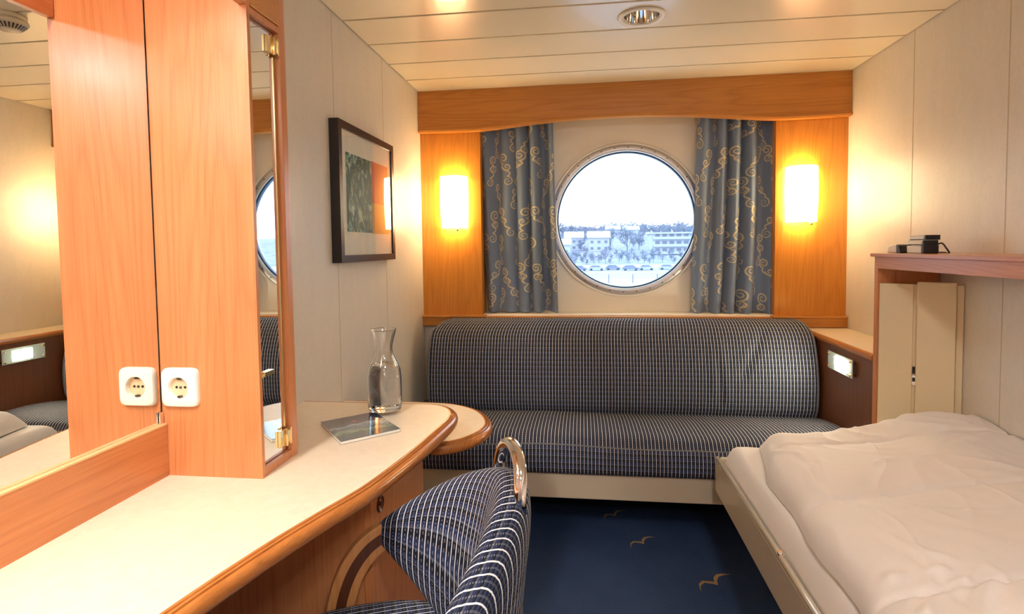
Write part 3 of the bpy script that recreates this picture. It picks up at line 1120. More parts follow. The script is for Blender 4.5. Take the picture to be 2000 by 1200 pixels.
# ================================================================== SOFA
sofa = thing('sofa', 'long sofa bench in navy fabric with fine white stripes below the window', 'sofa', (0.1, 2.5, 0))
SX0, SX1 = -0.765, 1.066
prof = catmull([(0, 2.900, 0.44), (0, 2.72, 0.435), (0, 2.690, 0.450), (0, 2.672, 0.50), (0, 2.672, 0.62), (0, 2.694, 0.72), (0, 2.730, 0.80), (0, 2.770, 0.850), (0, 2.812, 0.878), (0, 2.850, 0.880), (0, 2.885, 0.862), (0, 2.900, 0.82), (0, 2.900, 0.60), (0, 2.900, 0.44)], 6)
arc = [0]
for a, b in zip(prof, prof[1:]):
    arc.append(arc[-1] + (b - a).length)
NP = len(prof)
NX = 150
def back_pt(i, j):
    u = i / (NX - 1)
    p = prof[j]
    tz = max(0, min(1, (p.z - 0.79) / 0.09))
    xl_ = SX0 + 0.075 * (1 - sqrt(max(0, 1 - tz ** 2)))
    xr_ = SX1 - 0.030 * (1 - sqrt(max(0, 1 - tz ** 2)))
    x = xl_ + (xr_ - xl_) * u
    q = Vector((x, p.y, p.z))
    if p.y < 2.80:
        # soft hollows and pulled creases in the cloth
        w = 0.006 * noise.noise(Vector((x * 3.0, p.z * 3, 1.3))) + 0.004 * sin(x * 4 + 1)
        def crease(xa, za, xb, zb, dep, wd):
            dx, dz = xb - xa, zb - za
            l2 = dx * dx + dz * dz
            t = max(0, min(1, ((x - xa) * dx + (p.z - za) * dz) / l2))
            d = sqrt((x - xa - t * dx) ** 2 + (p.z - za - t * dz) ** 2)
            return 1.7 * dep * math.exp(-(d / wd) ** 2)
        w += crease(0.84, 0.82, 0.74, 0.64, 0.006, 0.014)
        w -= crease(0.64, 0.78, 0.665, 0.52, 0.004, 0.014) + crease(0.60, 0.76, 0.61, 0.56, 0.003, 0.013)
        w += crease(0.63, 0.70, 0.645, 0.50, 0.003, 0.012)
        q.y += w
    # ends pulled in slightly
    e = min(u, 1 - u) * (SX1 - SX0)
    if e < 0.02:
        k_ = (1 - e / 0.02) ** 2 * 0.012
        q.y += k_ * (1 if p.y < 2.8 else 0)
        q.z -= k_ * (1 if p.z > 0.84 else 0)
    return q
bm = bmesh.new()
uvl = bm.loops.layers.uv.verify()
VV = [[bm.verts.new(back_pt(i, j)) for j in range(NP - 1)] for i in range(NX)]
for i in range(NX - 1):
    for j in range(NP - 1):
        j2 = (j + 1) % (NP - 1)
        f = bm.faces.new((VV[i][j], VV[i + 1][j], VV[i + 1][j2], VV[i][j2]))
        f.smooth = True
        for lp, (a, b) in zip(f.loops, ((i, j), (i + 1, j), (i + 1, j + 1), (i, j + 1))):
            lp[uvl].uv = (SX0 + (SX1 - SX0) * a / (NX - 1), arc[b])
for end in (0, NX - 1):
    f = bm.faces.new(VV[end])
    for lp in f.loops:
        lp[uvl].uv = (lp.vert.co.y, lp.vert.co.z)
obj('backrest', bm, ['fab'], sofa)
for end in (0, NX - 1):
    bm = bmesh.new()
    pts = [back_pt(end, j) + Vector(((-0.002 if end == 0 else 0.002), 0, 0)) for j in range(4, NP - 12)]
    tube(bm, pts, 0.0055, 8)
    obj('piping', bm, ['piping'], sofa)

# seat cushion with a sagging front seam
def seat_front_z(x):
    return 0.430 + 0.006 * sin(x * 4.2 + 2.2) - 0.004 * sin(x * 9)
sp_ = [(2.90, 0.425), (2.70, 0.437), (2.60, 0.458), (2.48, 0.470), (2.38, 0.474), (2.31, 0.472), (2.27, 0.464), (2.248, 0.448)]
sx0, sx1 = XL + 0.004, 1.070
def seat_pt(u, v):
    n = len(sp_) - 1
    t = v * n
    i = min(int(t), n - 1)
    fr = t - i
    y = sp_[i][0] * (1 - fr) + sp_[i + 1][0] * fr
    z = sp_[i][1] * (1 - fr) + sp_[i + 1][1] * fr
    x = sx0 + (sx1 - sx0) * u
    k_ = max(0, (v - 0.75) / 0.25)
    z = z * (1 - k_ ** 2) + seat_front_z(x) * k_ ** 2
    if y < 2.68:
        z += 0.006 * noise.noise(Vector((x * 2.6, y * 4, 5))) * (1 - k_)
        z += 0.005 * sin(x * 4.2 + 2.2) * (1 - k_)
    return Vector((x, y + 0.006 * sin(x * 3 + 1) * k_, z))
bm = bmesh.new()
gridsurf(bm, seat_pt, 160, 50, lambda u, v: (sx0 + (sx1 - sx0) * u, v * 0.66))
for (xx, uu) in ((sx0, 0), (sx1, 1)):
    pass
o = obj('seat_cushion', bm, ['fab'], sofa)
sm = o.modifiers.new('thick', 'SOLIDIFY'); sm.thickness = 0.02; sm.offset = -1
bm = bmesh.new()
def sf(u, v):
    x = sx0 + (sx1 - sx0) * u
    zt = seat_front_z(x) - 0.004
    z = zt + (0.332 - zt) * v
    return Vector((x, 2.250 + 0.006 * sin(x * 3 + 1) * (1 - v) - 0.006 * sin(pi * v) + 0.05 * max(0, v - 0.93), z))
gridsurf(bm, sf, 120, 14, lambda u, v: (sx0 + (sx1 - sx0) * u, 0.7 + v * 0.10))
o = obj('seat_front', bm, ['fab'], sofa)
sm = o.modifiers.new('thick', 'SOLIDIFY'); sm.thickness = 0.02; sm.offset = -1
bm = bmesh.new()
tube(bm, [(sx0 + (sx1 - sx0) * i / 120, 2.243 + 0.006 * sin((sx0 + (sx1 - sx0) * i / 120) * 3 + 1), seat_front_z(sx0 + (sx1 - sx0) * i / 120) - 0.002) for i in range(121)], 0.0045, 8)
obj('piping', bm, ['piping'], sofa)
obj('seat_box', B(sx0, sx1, 2.285, 2.90, 0.335, 0.42), ['wdark'], sofa)
obj('slat_frame', B(sx0, sx1, 2.262, 2.90, 0.320, 0.335), ['wdark'], sofa)
obj('base_board', B(sx0, sx1, 2.25, 2.27, 0.212, 0.319), ['bed'], sofa, bevel=0.004)
obj('plinth', B(sx0 + 0.01, sx1, 2.74, 2.90, 0.0, 0.320), ['black'], sofa)

# ================================================================== SOFA ARM WITH READING LAMP
arm = thing('sofa_arm_cabinet', 'wooden storage cabinet beside the sofa with a pale top and dark inner side', 'cabinet', (1.19, 2.58, 0))
obj('body', B(1.087, XR - 0.001, 2.232, 2.949, 0.0, 0.812), ['wdark'], arm)
obj('top', B(1.090, XR - 0.001, 2.232, 2.949, 0.812, 0.826), ['lam'], arm)
bm = bmesh.new()
prism(bm, [(1.078, 0.806), (1.076, 0.815), (1.080, 0.823), (1.088, 0.8265), (1.0905, 0.8265), (1.0905, 0.80), (1.082, 0.80)], 'y', 2.232, 2.949)
obj('edge_moulding', bm, ['edge'], arm, smooth=False)
rl = thing('reading_lamp', 'lit rectangular glass reading lamp mounted on the dark side of the sofa cabinet', 'lamp', (1.086, 2.47, 0.70))
obj('glass_plate', B(1.068, 1.072, 2.362, 2.583, 0.701, 0.777), ['frost'], rl, bevel=0.002)
for y in (2.372, 2.573):
    for z in (0.712, 0.766):
        bm = bmesh.new()
        lathe(bm, [(0.003, -0.001), (0.0055, 0.0), (0.0055, 0.022), (0.003, 0.0225)], (1.064, y, z), 12, 'x')
        obj('stud', bm, ['brass'], rl)
obj('housing', B(1.072, 1.0868, 2.40, 2.545, 0.708, 0.770), ['white'], rl)
bm = bmesh.new()
def lens(u, v):
    a, b = u * 2 - 1, v * 2 - 1
    return Vector((1.0675 - 0.006 * (1 - max(abs(a), abs(b)) ** 4), 2.462 + a * 0.052, 0.738 + b * 0.026))
gridsurf(bm, lens, 16, 10)
o = obj('lamp_lens', bm, ['read'], rl, smooth=True)
sm = o.modifiers.new('thick', 'SOLIDIFY'); sm.thickness = 0.001; sm.offset = 1

# ================================================================== SHELF AND DIVIDER ABOVE THE BED
sh = thing('bedside_shelf', 'long reddish wooden shelf with a deep front apron on the right wall above the bed', 'shelf', (1.2, 1.4, 1.15))
bm = bmesh.new()
box(bm, 1.068, XR - 0.001, -0.3, 2.236, 1.195, 1.208)
obj('shelf_board', bm, ['wy'], sh, bevel=0.0015)
obj('apron', B(1.080, 1.094, -0.3, 2.205, 1.152, 1.195), ['wy'], sh)
obj('upright_panel', B(1.082, XR - 0.001, 2.206, 2.231, 0.0, 1.195), ['wz'], sh, bevel=0.0015)
# folded locker standing across the corner
P0 = Vector((1.087, 2.203)); P1 = Vector((1.2925, 2.072))
ex = (P1 - P0).normalized(); LL = (P1 - P0).length
nn = Vector((-abs(ex.y), -abs(ex.x)))
nn = Vector((ex.y, -ex.x))
lk = thing('corner_locker', 'tall cream folding locker panel with a small black lock at the head of the bed', 'locker', (1.19, 2.14, 0.30))
def slab(bm, a0, a1, d0, d1, z0_, z1_, mi=0):
    pts = [P0 + ex * a0 + nn * d0, P0 + ex * a1 + nn * d0, P0 + ex * a1 + nn * d1, P0 + ex * a0 + nn * d1]
    prism(bm, [(p.x, p.y) for p in pts], 'z', z0_, z1_, mi)
    return bm
bm = bmesh.new()
prism(bm, [(P0.x, P0.y), (P1.x, P1.y), (P1.x, 2.2)], 'z', 0.0, 1.095)
obj('carcass', bm, ['lock'], lk)
obj('flat_panel', slab(bmesh.new(), 0.001, 0.103, 0.0, 0.006, 0.0, 1.098), ['lock'], lk, bevel=0.002)
obj('raised_panel', slab(bmesh.new(), 0.114, 0.224, 0.0, 0.016, 0.0, 1.106), ['lock'], lk, bevel=0.003)
obj('end_strip', slab(bmesh.new(), 0.2245, LL, 0.0, 0.003, 0.0, 1.096), ['lock'], lk, bevel=0.001)
lkb = obj('latch_plate', slab(bmesh.new(), 0.1035, 0.1135, 0.0002, 0.010, 0.735, 0.772), ['chrome'], lk)
obj('lock_button', slab(bmesh.new(), 0.1045, 0.1128, 0.010, 0.014, 0.748, 0.762), ['black'], lkb, bevel=0.002)
obj('lock_slot', slab(bmesh.new(), 0.1045, 0.1115, 0.0002, 0.008, 0.776, 0.800), ['black'], lkb)

# things on the shelf; sides towards the lamp painted pale, shaded near ends black
def stackbox(name, label, cat, x0, x1, y0, y1, z0_, z1_, mats, group=None, bev=0.003, pages=None):
    o = obj(name, B(x0, x1, y0, y1, z0_, z1_), mats, bevel=bev)
    tag(o, label, cat, group)
    return o
zb = 1.2083
t = thing('device_dock', 'low grey and black device dock on the wooden shelf, under the two cases', 'dock', (1.17, 2.08, zb))
obj('body', B(1.140, 1.188, 2.045, 2.135, zb, zb + 0.026), ['offwhite'], t, bevel=0.003)
obj('shaded_end', B(1.139, 1.189, 2.036, 2.050, zb, zb + 0.028), ['black'], t, bevel=0.003)
for i, lb in enumerate(('slim case with its lit side painted pale on the shelf dock, lower of the two', 'slim case with its lit side painted pale on the shelf dock, topmost of the stack')):
    z1 = zb + 0.0282 + i * 0.0175
    x0 = 1.138 + i * 0.006
    t = thing('slim_case', lb, 'case', (x0 + 0.02, 2.08, z1), 'slim cases stacked on the shelf')
    obj('cover', B(x0, x0 + 0.048, 2.040, 2.122, z1, z1 + 0.003), ['black'], t, bevel=0.001)
    obj('lit_filling', B(x0 - 0.001, x0 + 0.046, 2.043, 2.124, z1 + 0.0032, z1 + 0.0125), ['mat'], t)
    obj('top_cover', B(x0, x0 + 0.048, 2.040, 2.123, z1 + 0.0128, z1 + 0.0168), ['mat'], t, bevel=0.001)
    obj('shaded_face', B(x0 + 0.001, x0 + 0.047, 2.034, 2.0395, z1, z1 + 0.0165), ['black'], t, bevel=0.001)  # black sheet paints the shade on the near side
t = thing('puck_device', 'small rounded black and ivory gadget on the shelf left of the dock', 'gadget', (1.15, 2.19, zb))
bm = bmesh.new()
prism(bm, [(2.168, zb), (2.172, zb + 0.030), (2.195, zb + 0.033), (2.222, zb + 0.026), (2.232, zb)], 'x', 1.124, 1.166)
obj('body', bm, ['offwhite'], t, bevel=0.004)
bm = bmesh.new()
prism(bm, [(2.140, zb), (2.152, zb + 0.026), (2.160, zb + 0.030), (2.1675, zb + 0.030), (2.1675, zb)], 'x', 1.123, 1.167)
obj('shaded_end', bm, ['black'], t, bevel=0.002)
bm = bmesh.new()
tube(bm, catmull([(1.178, 2.030, zb + 0.03), (1.182, 2.010, zb + 0.034), (1.188, 1.998, zb + 0.018), (1.198, 2.00, zb + 0.004), (1.212, 2.03, zb + 0.003), (1.206, 2.07, zb + 0.003)], 6), 0.0026, 8)
tag(obj('charging_cord', bm, ['black']), 'short black cord looping from the cases on the shelf', 'cord')

# ================================================================== BED
bed = thing('bed', 'single bed with a cream steel side board, folded down from the right wall', 'bed', (0.9, 1.2, 0))
bm = bmesh.new()
prism(bm, [(0.500, 0.302), (0.500, 0.425), (0.516, 0.425), (0.516, 0.302)], 'y', 0.15, 2.176)
obj('side_board', bm, ['bed'], bed, bevel=0.004)
bm = bmesh.new()
tube(bm, [(0.508, 0.15, 0.430), (0.508, 2.172, 0.430)], 0.0095, 14)
obj('side_rail', bm, [plain('glossy_cream_rail', srgb(214, 198, 168), 0.14, 0, 0.6, 0.8)], bed)
obj('end_board', B(0.517, XR - 0.212, 2.158, 2.176, 0.302, 0.436), ['bed'], bed, bevel=0.004)
obj('bed_base', B(0.518, XR - 0.003, 0.15, 2.06, 0.312, 0.34), ['bed'], bed)
bm = bmesh.new()
lathe(bm, [(0.007, -0.006), (0.009, 0.0), (0.006, 0.006)], (0.508, 1.49, 0.440), 14)
box(bm, 0.500, 0.516, 1.478, 1.488, 0.437, 0.4425)
obj('catch', bm, ['chrome'], bed)
obj('storage_box', B(0.85, XR - 0.003, 0.25, 2.04, 0.0, 0.311), ['bed'], bed)

def softbox(x0, x1, y0, y1, z0_, z1_, r, amp, seed, nx=70, ny=110, cut=None):
    """a padded slab with rounded edges and small wrinkles"""
    bm = bmesh.new()
    def P(u, v):
        x = x0 + (x1 - x0) * u
        ye = cut(x) if cut else y1
        y = y0 + (ye - y0) * v
        dx = min(x - x0, x1 - x); dy = min(y - y0, ye - y)
        h = 1.0
        for d in (dx, dy):
            t = min(1, d / r)
            h = min(h, 1 - 1 + sqrt(max(0, 1 - (1 - t) ** 2)) if True else h)
        z = z1_ - (1 - h) * (z1_ - z0_)
        z += amp * noise.noise(Vector((x * 9, y * 5, seed))) * h
        z += 0.35 * amp * noise.noise(Vector((x * 30, y * 12, seed + 3))) * h
        return Vector((x, y, z))
    gridsurf(bm, P, nx, ny)
    return bm
ma = thing('mattress', 'white sheeted mattress lying in the cream bed frame', 'mattress', (0.9, 1.2, 0.341))
o = obj('sheet', softbox(0.520, XR - 0.004, 0.16, 2.150, 0.342, 0.498, 0.045, 0.005, 2, 110, 200, cut=lambda x: 2.150 if x < 1.06 else 2.150 - (x - 1.06) * 0.64), ['sheet'], ma, smooth=True)

def duvet():
    bm = bmesh.new()
    nx, ny = 220, 420
    seams = (1.86, 1.50, 1.15, 0.8, 0.45)
    def xleft(y):
        pts = [(0.1, 0.50), (0.9, 0.525), (1.15, 0.545), (1.45, 0.555), (1.75, 0.567), (1.95, 0.600), (2.06, 0.632), (2.2, 0.65)]
        for (a, xa), (b, xb) in zip(pts, pts[1:]):
            if y <= b:
                t = (y - a) / (b - a)
                return xa + (xb - xa) * t
        return pts[-1][1]
    def ytop(x):
        return 2.085 - 0.03 * max(0, (x - 1.0)) + 0.010 * sin(x * 14)
    def P(u, v):
        x_ = 0.60 + (XR - 0.006 - 0.60) * u
        y = 0.16 + (ytop(x_) - 0.16) * v
        xl_ = xleft(y) + 0.006 * sin(y * 17) + 0.004 * noise.noise(Vector((y * 12, 0, 1)))
        x = xl_ + (XR - 0.006 - xl_) * u
        y = 0.16 + (ytop(x) - 0.16) * v
        dl = x - xl_
        dt = ytop(x) - y
        base = 0.503
        # thickness field: puffier towards the wall and the foot end hump
        H_ = 0.085 + 0.055 * max(0, min(1, (x - 0.62) / 0.5)) 
        H_ += 0.040 * math.exp(-(((x - 1.20) / 0.16) ** 2 + ((y - 1.95) / 0.22) ** 2))
        H_ -= 0.008 * math.exp(-(((x - 0.93) / 0.12) ** 2 + ((y - 2.05) / 0.15) ** 2))
        H_ -= 0.010 * math.exp(-(((x - 0.72) / 0.10) ** 2 + ((y - 2.0) / 0.14) ** 2))
        f = 1.0
        t = min(1, dl / 0.085); f *= sqrt(max(0, 1 - (1 - t) ** 2.2))
        t = min(1, dt / 0.10); f *= sqrt(max(0, 1 - (1 - t) ** 2.2))
        # quilting seams
        q = 0
        for s in seams:
            ys = s + 0.05 * sin(x * 3.2 + s * 3) + 0.012 * noise.noise(Vector((x * 7, s, 0)))
            q += 0.009 * math.exp(-((y - ys) / 0.009) ** 2) + 0.009 * math.exp(-((y - ys) / 0.06) ** 2)
        xs_ = 0.66 + 0.03 * sin(y * 2.0)
        q += 0.004 * math.exp(-((x - xs_) / 0.012) ** 2)
        z = base + H_ * f - q * f
        # wrinkles
        w = 0.009 * noise.noise(Vector((x * 4 + y * 2, y * 3, 3)))
        def ridge(vx, vy, vz):
            return (1 - min(1, abs(noise.noise(Vector((vx, vy, vz)))) * 3.2)) ** 3
        wx, wy = x + 0.03 * noise.noise(Vector((x * 5, y * 5, 9))), y + 0.04 * noise.noise(Vector((x * 5, y * 5, 19)))
        w += 0.0065 * ridge(wx * 3.0 + wy * 6.0, wy * 4 - wx * 2, 8) * (0.4 + 0.6 * noise.noise(Vector((x * 3, y * 3, 44))))
        w += 0.0045 * ridge(wx * 7.5 - wy * 2.5, wy * 2.4 + wx * 1.5, 28)
        w += 0.0012 * noise.noise(Vector((x * 30 + y * 9, y * 16 - x * 8, 5)))
        # long pulled creases and folds fanning from the turned edge
        def crease(x1, y1, x2, y2, dep, wd):
            dx, dy = x2 - x1, y2 - y1
            t = ((x - x1) * dx + (y - y1) * dy) / (dx * dx + dy * dy)
            tt = max(0, min(1, t))
            bend = 0.02 * sin(pi * tt)
            d = sqrt((x - x1 - tt * dx + bend) ** 2 + (y - y1 - tt * dy) ** 2)
            return 1.7 * dep * math.exp(-(d / wd) ** 2) * (0.35 + 0.65 * sin(pi * min(1, max(0, 0.15 + 0.7 * tt))))
        for cr in ((0.72, 1.13, 0.60, 1.04, 0.012, 0.014), (0.75, 1.11, 0.66, 0.95, 0.013, 0.016), (0.70, 1.17, 0.60, 1.16, 0.009, 0.013),
                   (0.80, 1.10, 0.76, 0.94, 0.010, 0.018), (0.73, 1.20, 0.67, 1.30, 0.007, 0.015), (0.84, 1.70, 1.15, 1.80, 0.004, 0.014),
                   (0.72, 1.90, 0.95, 1.74, 0.004, 0.012), (0.66, 1.70, 0.63, 1.52, 0.006, 0.016), (1.00, 1.62, 1.25, 1.55, 0.004, 0.012),
                   (1.02, 2.03, 1.14, 1.88, 0.007, 0.012), (1.08, 2.04, 1.20, 1.90, 0.007, 0.012), (0.88, 2.04, 0.96, 1.92, 0.005, 0.012), (0.62, 1.96, 0.66, 1.80, 0.006, 0.013)):
            w += crease(*cr)
        # creases at the far hump
        w += 0.006 * sin((x * 0.7 + y * 1.0) * 52) * math.exp(-(((x - 1.12) / 0.14) ** 2 + ((y - 2.0) / 0.08) ** 2))
        z += w * f
        # turned-over edge across the quilt
        st_ = 1 / (1 + math.exp(max(-60, min(60, (y - (1.125 + 0.022 * sin(x * 6))) / 0.0035))))
        z += 0.016 * st_ * f * min(1, max(0, (x - 0.70) / 0.05))
        return Vector((x, y, max(z, base + 0.001)))
    gridsurf(bm, P, nx, ny)
    return bm
dv = obj('duvet', duvet(), ['duvet'], smooth=True)
tag(dv, 'puffy white duvet spread rumpled over the bed on the right', 'duvet')

# ================================================================== CHAIR
CF = Vector((-0.92, -0.39, 0)).normalized()
CS = Vector((0.39, -0.92, 0)).normalized()
CT = Vector((-0.14, 1.03, 0))
def cw(f, s, z):
    p = CT + CF * f + CS * s + Vector((0, 0, z))
    e_ = Vector((0, 0, 1.25))      # sized down a little about eye height so that it clears the desk pedestal
    return e_ + (p - e_) * 0.94
ch = thing('desk_chair', 'upholstered desk chair in striped navy fabric with a chrome grab handle on its back', 'chair', (CT.x - 0.2, CT.y - 0.08, 0))
NS, NL = 72, 44
smax = 0.288
def shell(u, v):
    S_ = -smax + 2 * smax * u
    a = abs(S_) / smax
    zt = 0.822 - 0.012 * a - 0.196 * a ** 1.9
    zbm = 0.375 + 0.215 * max(0, (a - 0.18) / 0.82) ** 0.95
    if a > 0.94:
        k_ = (a - 0.94) / 0.06
        m_ = (zt + zbm) / 2
        zt = m_ + (zt - m_) * sqrt(max(0.0, 1 - k_ ** 2 * 0.9))
        zbm = m_ + (zbm - m_) * sqrt(max(0.0, 1 - k_ ** 2 * 0.9))
    h = (zt - zbm) / 2
    zm = (zt + zbm) / 2
    th = 0.043 * sqrt(max(0.02, 1 - a ** 5)) + 0.004
    ang = 2 * pi * v
    c, s = cos(ang), sin(ang)
    e = 0.42
    cz = (abs(c) ** (2 * e if False else 0.55)) * (1 if c > 0 else -1)
    sf_ = (abs(s) ** 0.62) * (1 if s > 0 else -1)
    z = zm + h * cz
    F = 0.215 * a ** 1.7 + 0.10 * max(0, (0.80 - z)) ** 1.0 * 0.9
    F += 0.012 * math.exp(-((z - 0.62) / 0.1) ** 2) * (1 - a)
    return cw(F + th * sf_, S_, z)
def shuv(u, v):
    return (-smax + 2 * smax * u) * 1.12, v * 0.9
bm = bmesh.new()
uvl = bm.loops.layers.uv.verify()
GV = [[bm.verts.new(shell(i / NS, j / NL)) for j in range(NL)] for i in range(NS + 1)]
for i in range(NS):
    for j in range(NL):
        j2 = (j + 1) % NL
        f = bm.faces.new((GV[i][j], GV[i + 1][j], GV[i + 1][j2], GV[i][j2]))
        f.smooth = True
        for lp, (a, b) in zip(f.loops, ((i, j), (i + 1, j), (i + 1, j + 1), (i, j + 1))):
            lp[uvl].uv = shuv(a / NS, b / NL)
for e_ in (0, NS):
    bm.faces.new(GV[e_])
obj('backrest', bm, ['fab'], ch)
# handle
bm = bmesh.new()
hp = []
for i in range(25):
    a = pi * i / 24
    hp.append(cw(0.003 - 0.010 * sin(a), -0.074 * cos(a), 0.800 + 0.072 * sin(a) ** 0.8))
hp = [cw(0.003, -0.074, 0.77)] + hp + [cw(0.003, 0.074, 0.77)]
tube(bm, hp, 0.0118, 16)
obj('grab_handle', bm, ['chrome'], ch)
# seat pad
bm = bmesh.new()
uvl = bm.loops.layers.uv.verify()
def seat_row(r, ang, z):
    c, s = cos(ang), sin(ang)
    f_ = 0.275 + 0.245 * r * (abs(c) ** 0.7) * (1 if c > 0 else -1)
    w_ = (0.245 - 0.03 * (c < 0) * abs(c)) * r * (abs(s) ** 0.7) * (1 if s > 0 else -1)
    return cw(f_, w_, z), (w_, f_)
rows = [(0.90, 0.390), (0.97, 0.395), (1.0, 0.415), (1.0, 0.440), (0.985, 0.458), (0.95, 0.468), (0.85, 0.476), (0.6, 0.481), (0.3, 0.483), (0.05, 0.483)]
NR = 64
RV = []
for r, z in rows:
    RV.append([seat_row(r, 2 * pi * k_ / NR, z) for k_ in range(NR)])
BV = [[bm.verts.new(p[0]) for p in row] for row in RV]
for i in range(len(rows) - 1):
    for k_ in range(NR):
        k2 = (k_ + 1) % NR
        f = bm.faces.new((BV[i][k_], BV[i][k2], BV[i + 1][k2], BV[i + 1][k_]))
        f.smooth = True
        for lp, (a, b) in zip(f.loops, ((i, k_), (i, k2), (i + 1, k2), (i + 1, k_))):
            lp[uvl].uv = RV[a][b][1]
bm.faces.new(BV[0][::-1]); f = bm.faces.new(BV[-1])
for lp, k_ in zip(f.loops, range(NR)):
    lp[uvl].uv = RV[-1][k_][1]
seat = obj('seat', bm, ['fab'], ch)
bm = bmesh.new()
tube(bm, [seat_row(1.008, 2 * pi * k_ / 64, 0.450)[0] for k_ in range(65)], 0.004, 8)
obj('piping', bm, ['piping'], seat)
bm = bmesh.new()
for a0, a1, s0, s1 in ((0.08, 0.12, -0.22, 0.22), (0.44, 0.48, -0.22, 0.22), (0.12, 0.44, -0.22, -0.18), (0.12, 0.44, 0.18, 0.22)):
    ps = [cw(a0, s0, 0), cw(a1, s0, 0), cw(a1, s1, 0), cw(a0, s1, 0)]
    prism(bm, [(p.x, p.y) for p in ps], 'z', 0.345, 0.389)
obj('seat_frame', bm, ['legw'], ch)
# bent wood arms running down into the front legs
def band(side, o0, o1, d0, d1):
    """a laminated bent strip; o0..o1 offsets across the band, d0..d1 sideways depth"""
    cl = catmull([(0.150, 0.600, 0), (0.205, 0.602, 0), (0.255, 0.578, 0), (0.292, 0.535, 0), (0.316, 0.480, 0), (0.330, 0.410, 0), (0.338, 0.30, 0), (0.342, 0.12, 0), (0.345, -0.0797, 0)], 8)
    bm = bmesh.new()
    V = []
    for i, p in enumerate(cl):
        q = cl[min(i + 1, len(cl) - 1)] - cl[max(i - 1, 0)]
        q.normalize()
        n = Vector((-q.y, q.x, 0))
        if i == len(cl) - 1:
            n = Vector((1, 0, 0))
        row = []
        for o_, d_ in ((o0, d0), (o1, d0), (o1, d1), (o0, d1)):
            a = p + n * o_
            row.append(bm.verts.new(cw(a.x, side * d_, max(a.y, -0.0797))))
        V.append(row)
    for a, b in zip(V, V[1:]):
        for k_ in range(4):
            bm.faces.new((a[k_], b[k_], b[(k_ + 1) % 4], a[(k_ + 1) % 4]))
    bm.faces.new(V[0]); bm.faces.new(V[-1][::-1])
    return bm
for side in (-1, 1):
    am = obj('arm', band(side, -0.030, 0.030, 0.262, 0.290), ['legw'], ch, bevel=0.003)
    obj('inlay', band(side, -0.011, 0.011, 0.2610, 0.2915), ['inlay'], am)
    bm = bmesh.new()
    lathe(bm, [(0.0075, -0.003), (0.0075, 0.003)], cw(0.172, side * 0.262, 0.596), 14)
    obj('screw_cap', bm, ['inlay'], am)
    bm = bmesh.new()
    tube(bm, catmull([cw(0.11, side * 0.20, 0.385), cw(0.06, side * 0.215, 0.22), cw(-0.03, side * 0.225, -0.079)], 8), [0.021 - 0.006 * i / 16 for i in range(17)], 14)
    obj('leg', bm, ['legw'], ch)
    bm = bmesh.new()
    tube(bm, [cw(0.330, side * 0.262, 0.368), cw(0.330, side * 0.215, 0.368)], 0.012, 10)
    obj('bracket', bm, ['legw'], ch)
# ================================================================== OUTSIDE: SNOWY SHORE
GP = [(12, -5.5), (150, -5.5), (172, -5.0), (200, -3.5), (245, -0.9), (300, 5.5), (345, 8.5), (420, 9.6), (600, 10.5)]
def gz(y):
    for (a, za), (b, zb_) in zip(GP, GP[1:]):
        if y <= b:
            return za + (zb_ - za) * (y - a) / (b - a)
    return GP[-1][1]
bm = bmesh.new()
def gs(u, v):
    x = -260 + 620 * u
    y = 12 + 588 * v
    return Vector((x, y, gz(y) + (0.9 * noise.noise(Vector((x / 22, y / 22, 0))) if y > 165 else 0)))
gridsurf(bm, gs, 60, 120)
for f in bm.faces:
    c = f.calc_center_median()
    f.material_index = 1 if (c.y < 96 or 108 < c.y < 160) else (2 if c.y > 176 else 0)
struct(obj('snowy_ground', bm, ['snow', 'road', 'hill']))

# railing on the quay
fe = thing('quay_railing', 'low steel railing along the snowy quay outside the porthole', 'railing', (6, 100, -5.5))
for i in range(9):
    x = -8 + i * 4.2
    obj('post', B(x - 0.07, x + 0.07, 99.93, 100.07, -5.5, -3.9), ['trunk'], fe)
for z in (-3.95, -4.6):
    obj('rail', B(-8.1, 25.8, 99.96, 100.04, z, z + 0.10), ['snow'], fe)
bm = bmesh.new()
prism(bm, [(102, -5.6), (103.2, -4.85), (106, -4.9), (108, -5.6)], 'x', -40, 60)
tag(obj('snow_bank', bm, ['snow']), 'long ploughed bank of snow behind the quay railing', 'snow bank')

def car(x, y, z, mat, label, L=4.2):
    t = thing('car', label, 'car', (x, y, z), 'cars parked on the quay')
    bm = bmesh.new()
    prism(bm, [(x - L / 2, z + 0.3), (x + L / 2, z + 0.3), (x + L / 2, z + 0.75), (x + L * 0.33, z + 0.92), (x + L * 0.17, z + 1.42), (x - L * 0.30, z + 1.45), (x - L * 0.46, z + 0.95), (x - L / 2, z + 0.85)], 'y', y - 0.85, y + 0.85)
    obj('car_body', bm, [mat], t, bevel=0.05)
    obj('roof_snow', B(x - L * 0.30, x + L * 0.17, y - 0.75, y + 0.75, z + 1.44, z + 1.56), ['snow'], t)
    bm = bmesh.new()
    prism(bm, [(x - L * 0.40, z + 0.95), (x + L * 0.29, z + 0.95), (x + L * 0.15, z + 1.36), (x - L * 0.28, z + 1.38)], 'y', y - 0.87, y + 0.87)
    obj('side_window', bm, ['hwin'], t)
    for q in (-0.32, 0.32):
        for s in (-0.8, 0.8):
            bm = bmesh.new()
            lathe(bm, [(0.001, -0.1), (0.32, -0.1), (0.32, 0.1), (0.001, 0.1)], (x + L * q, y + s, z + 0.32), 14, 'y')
            obj('wheel', bm, ['tyre'], t)
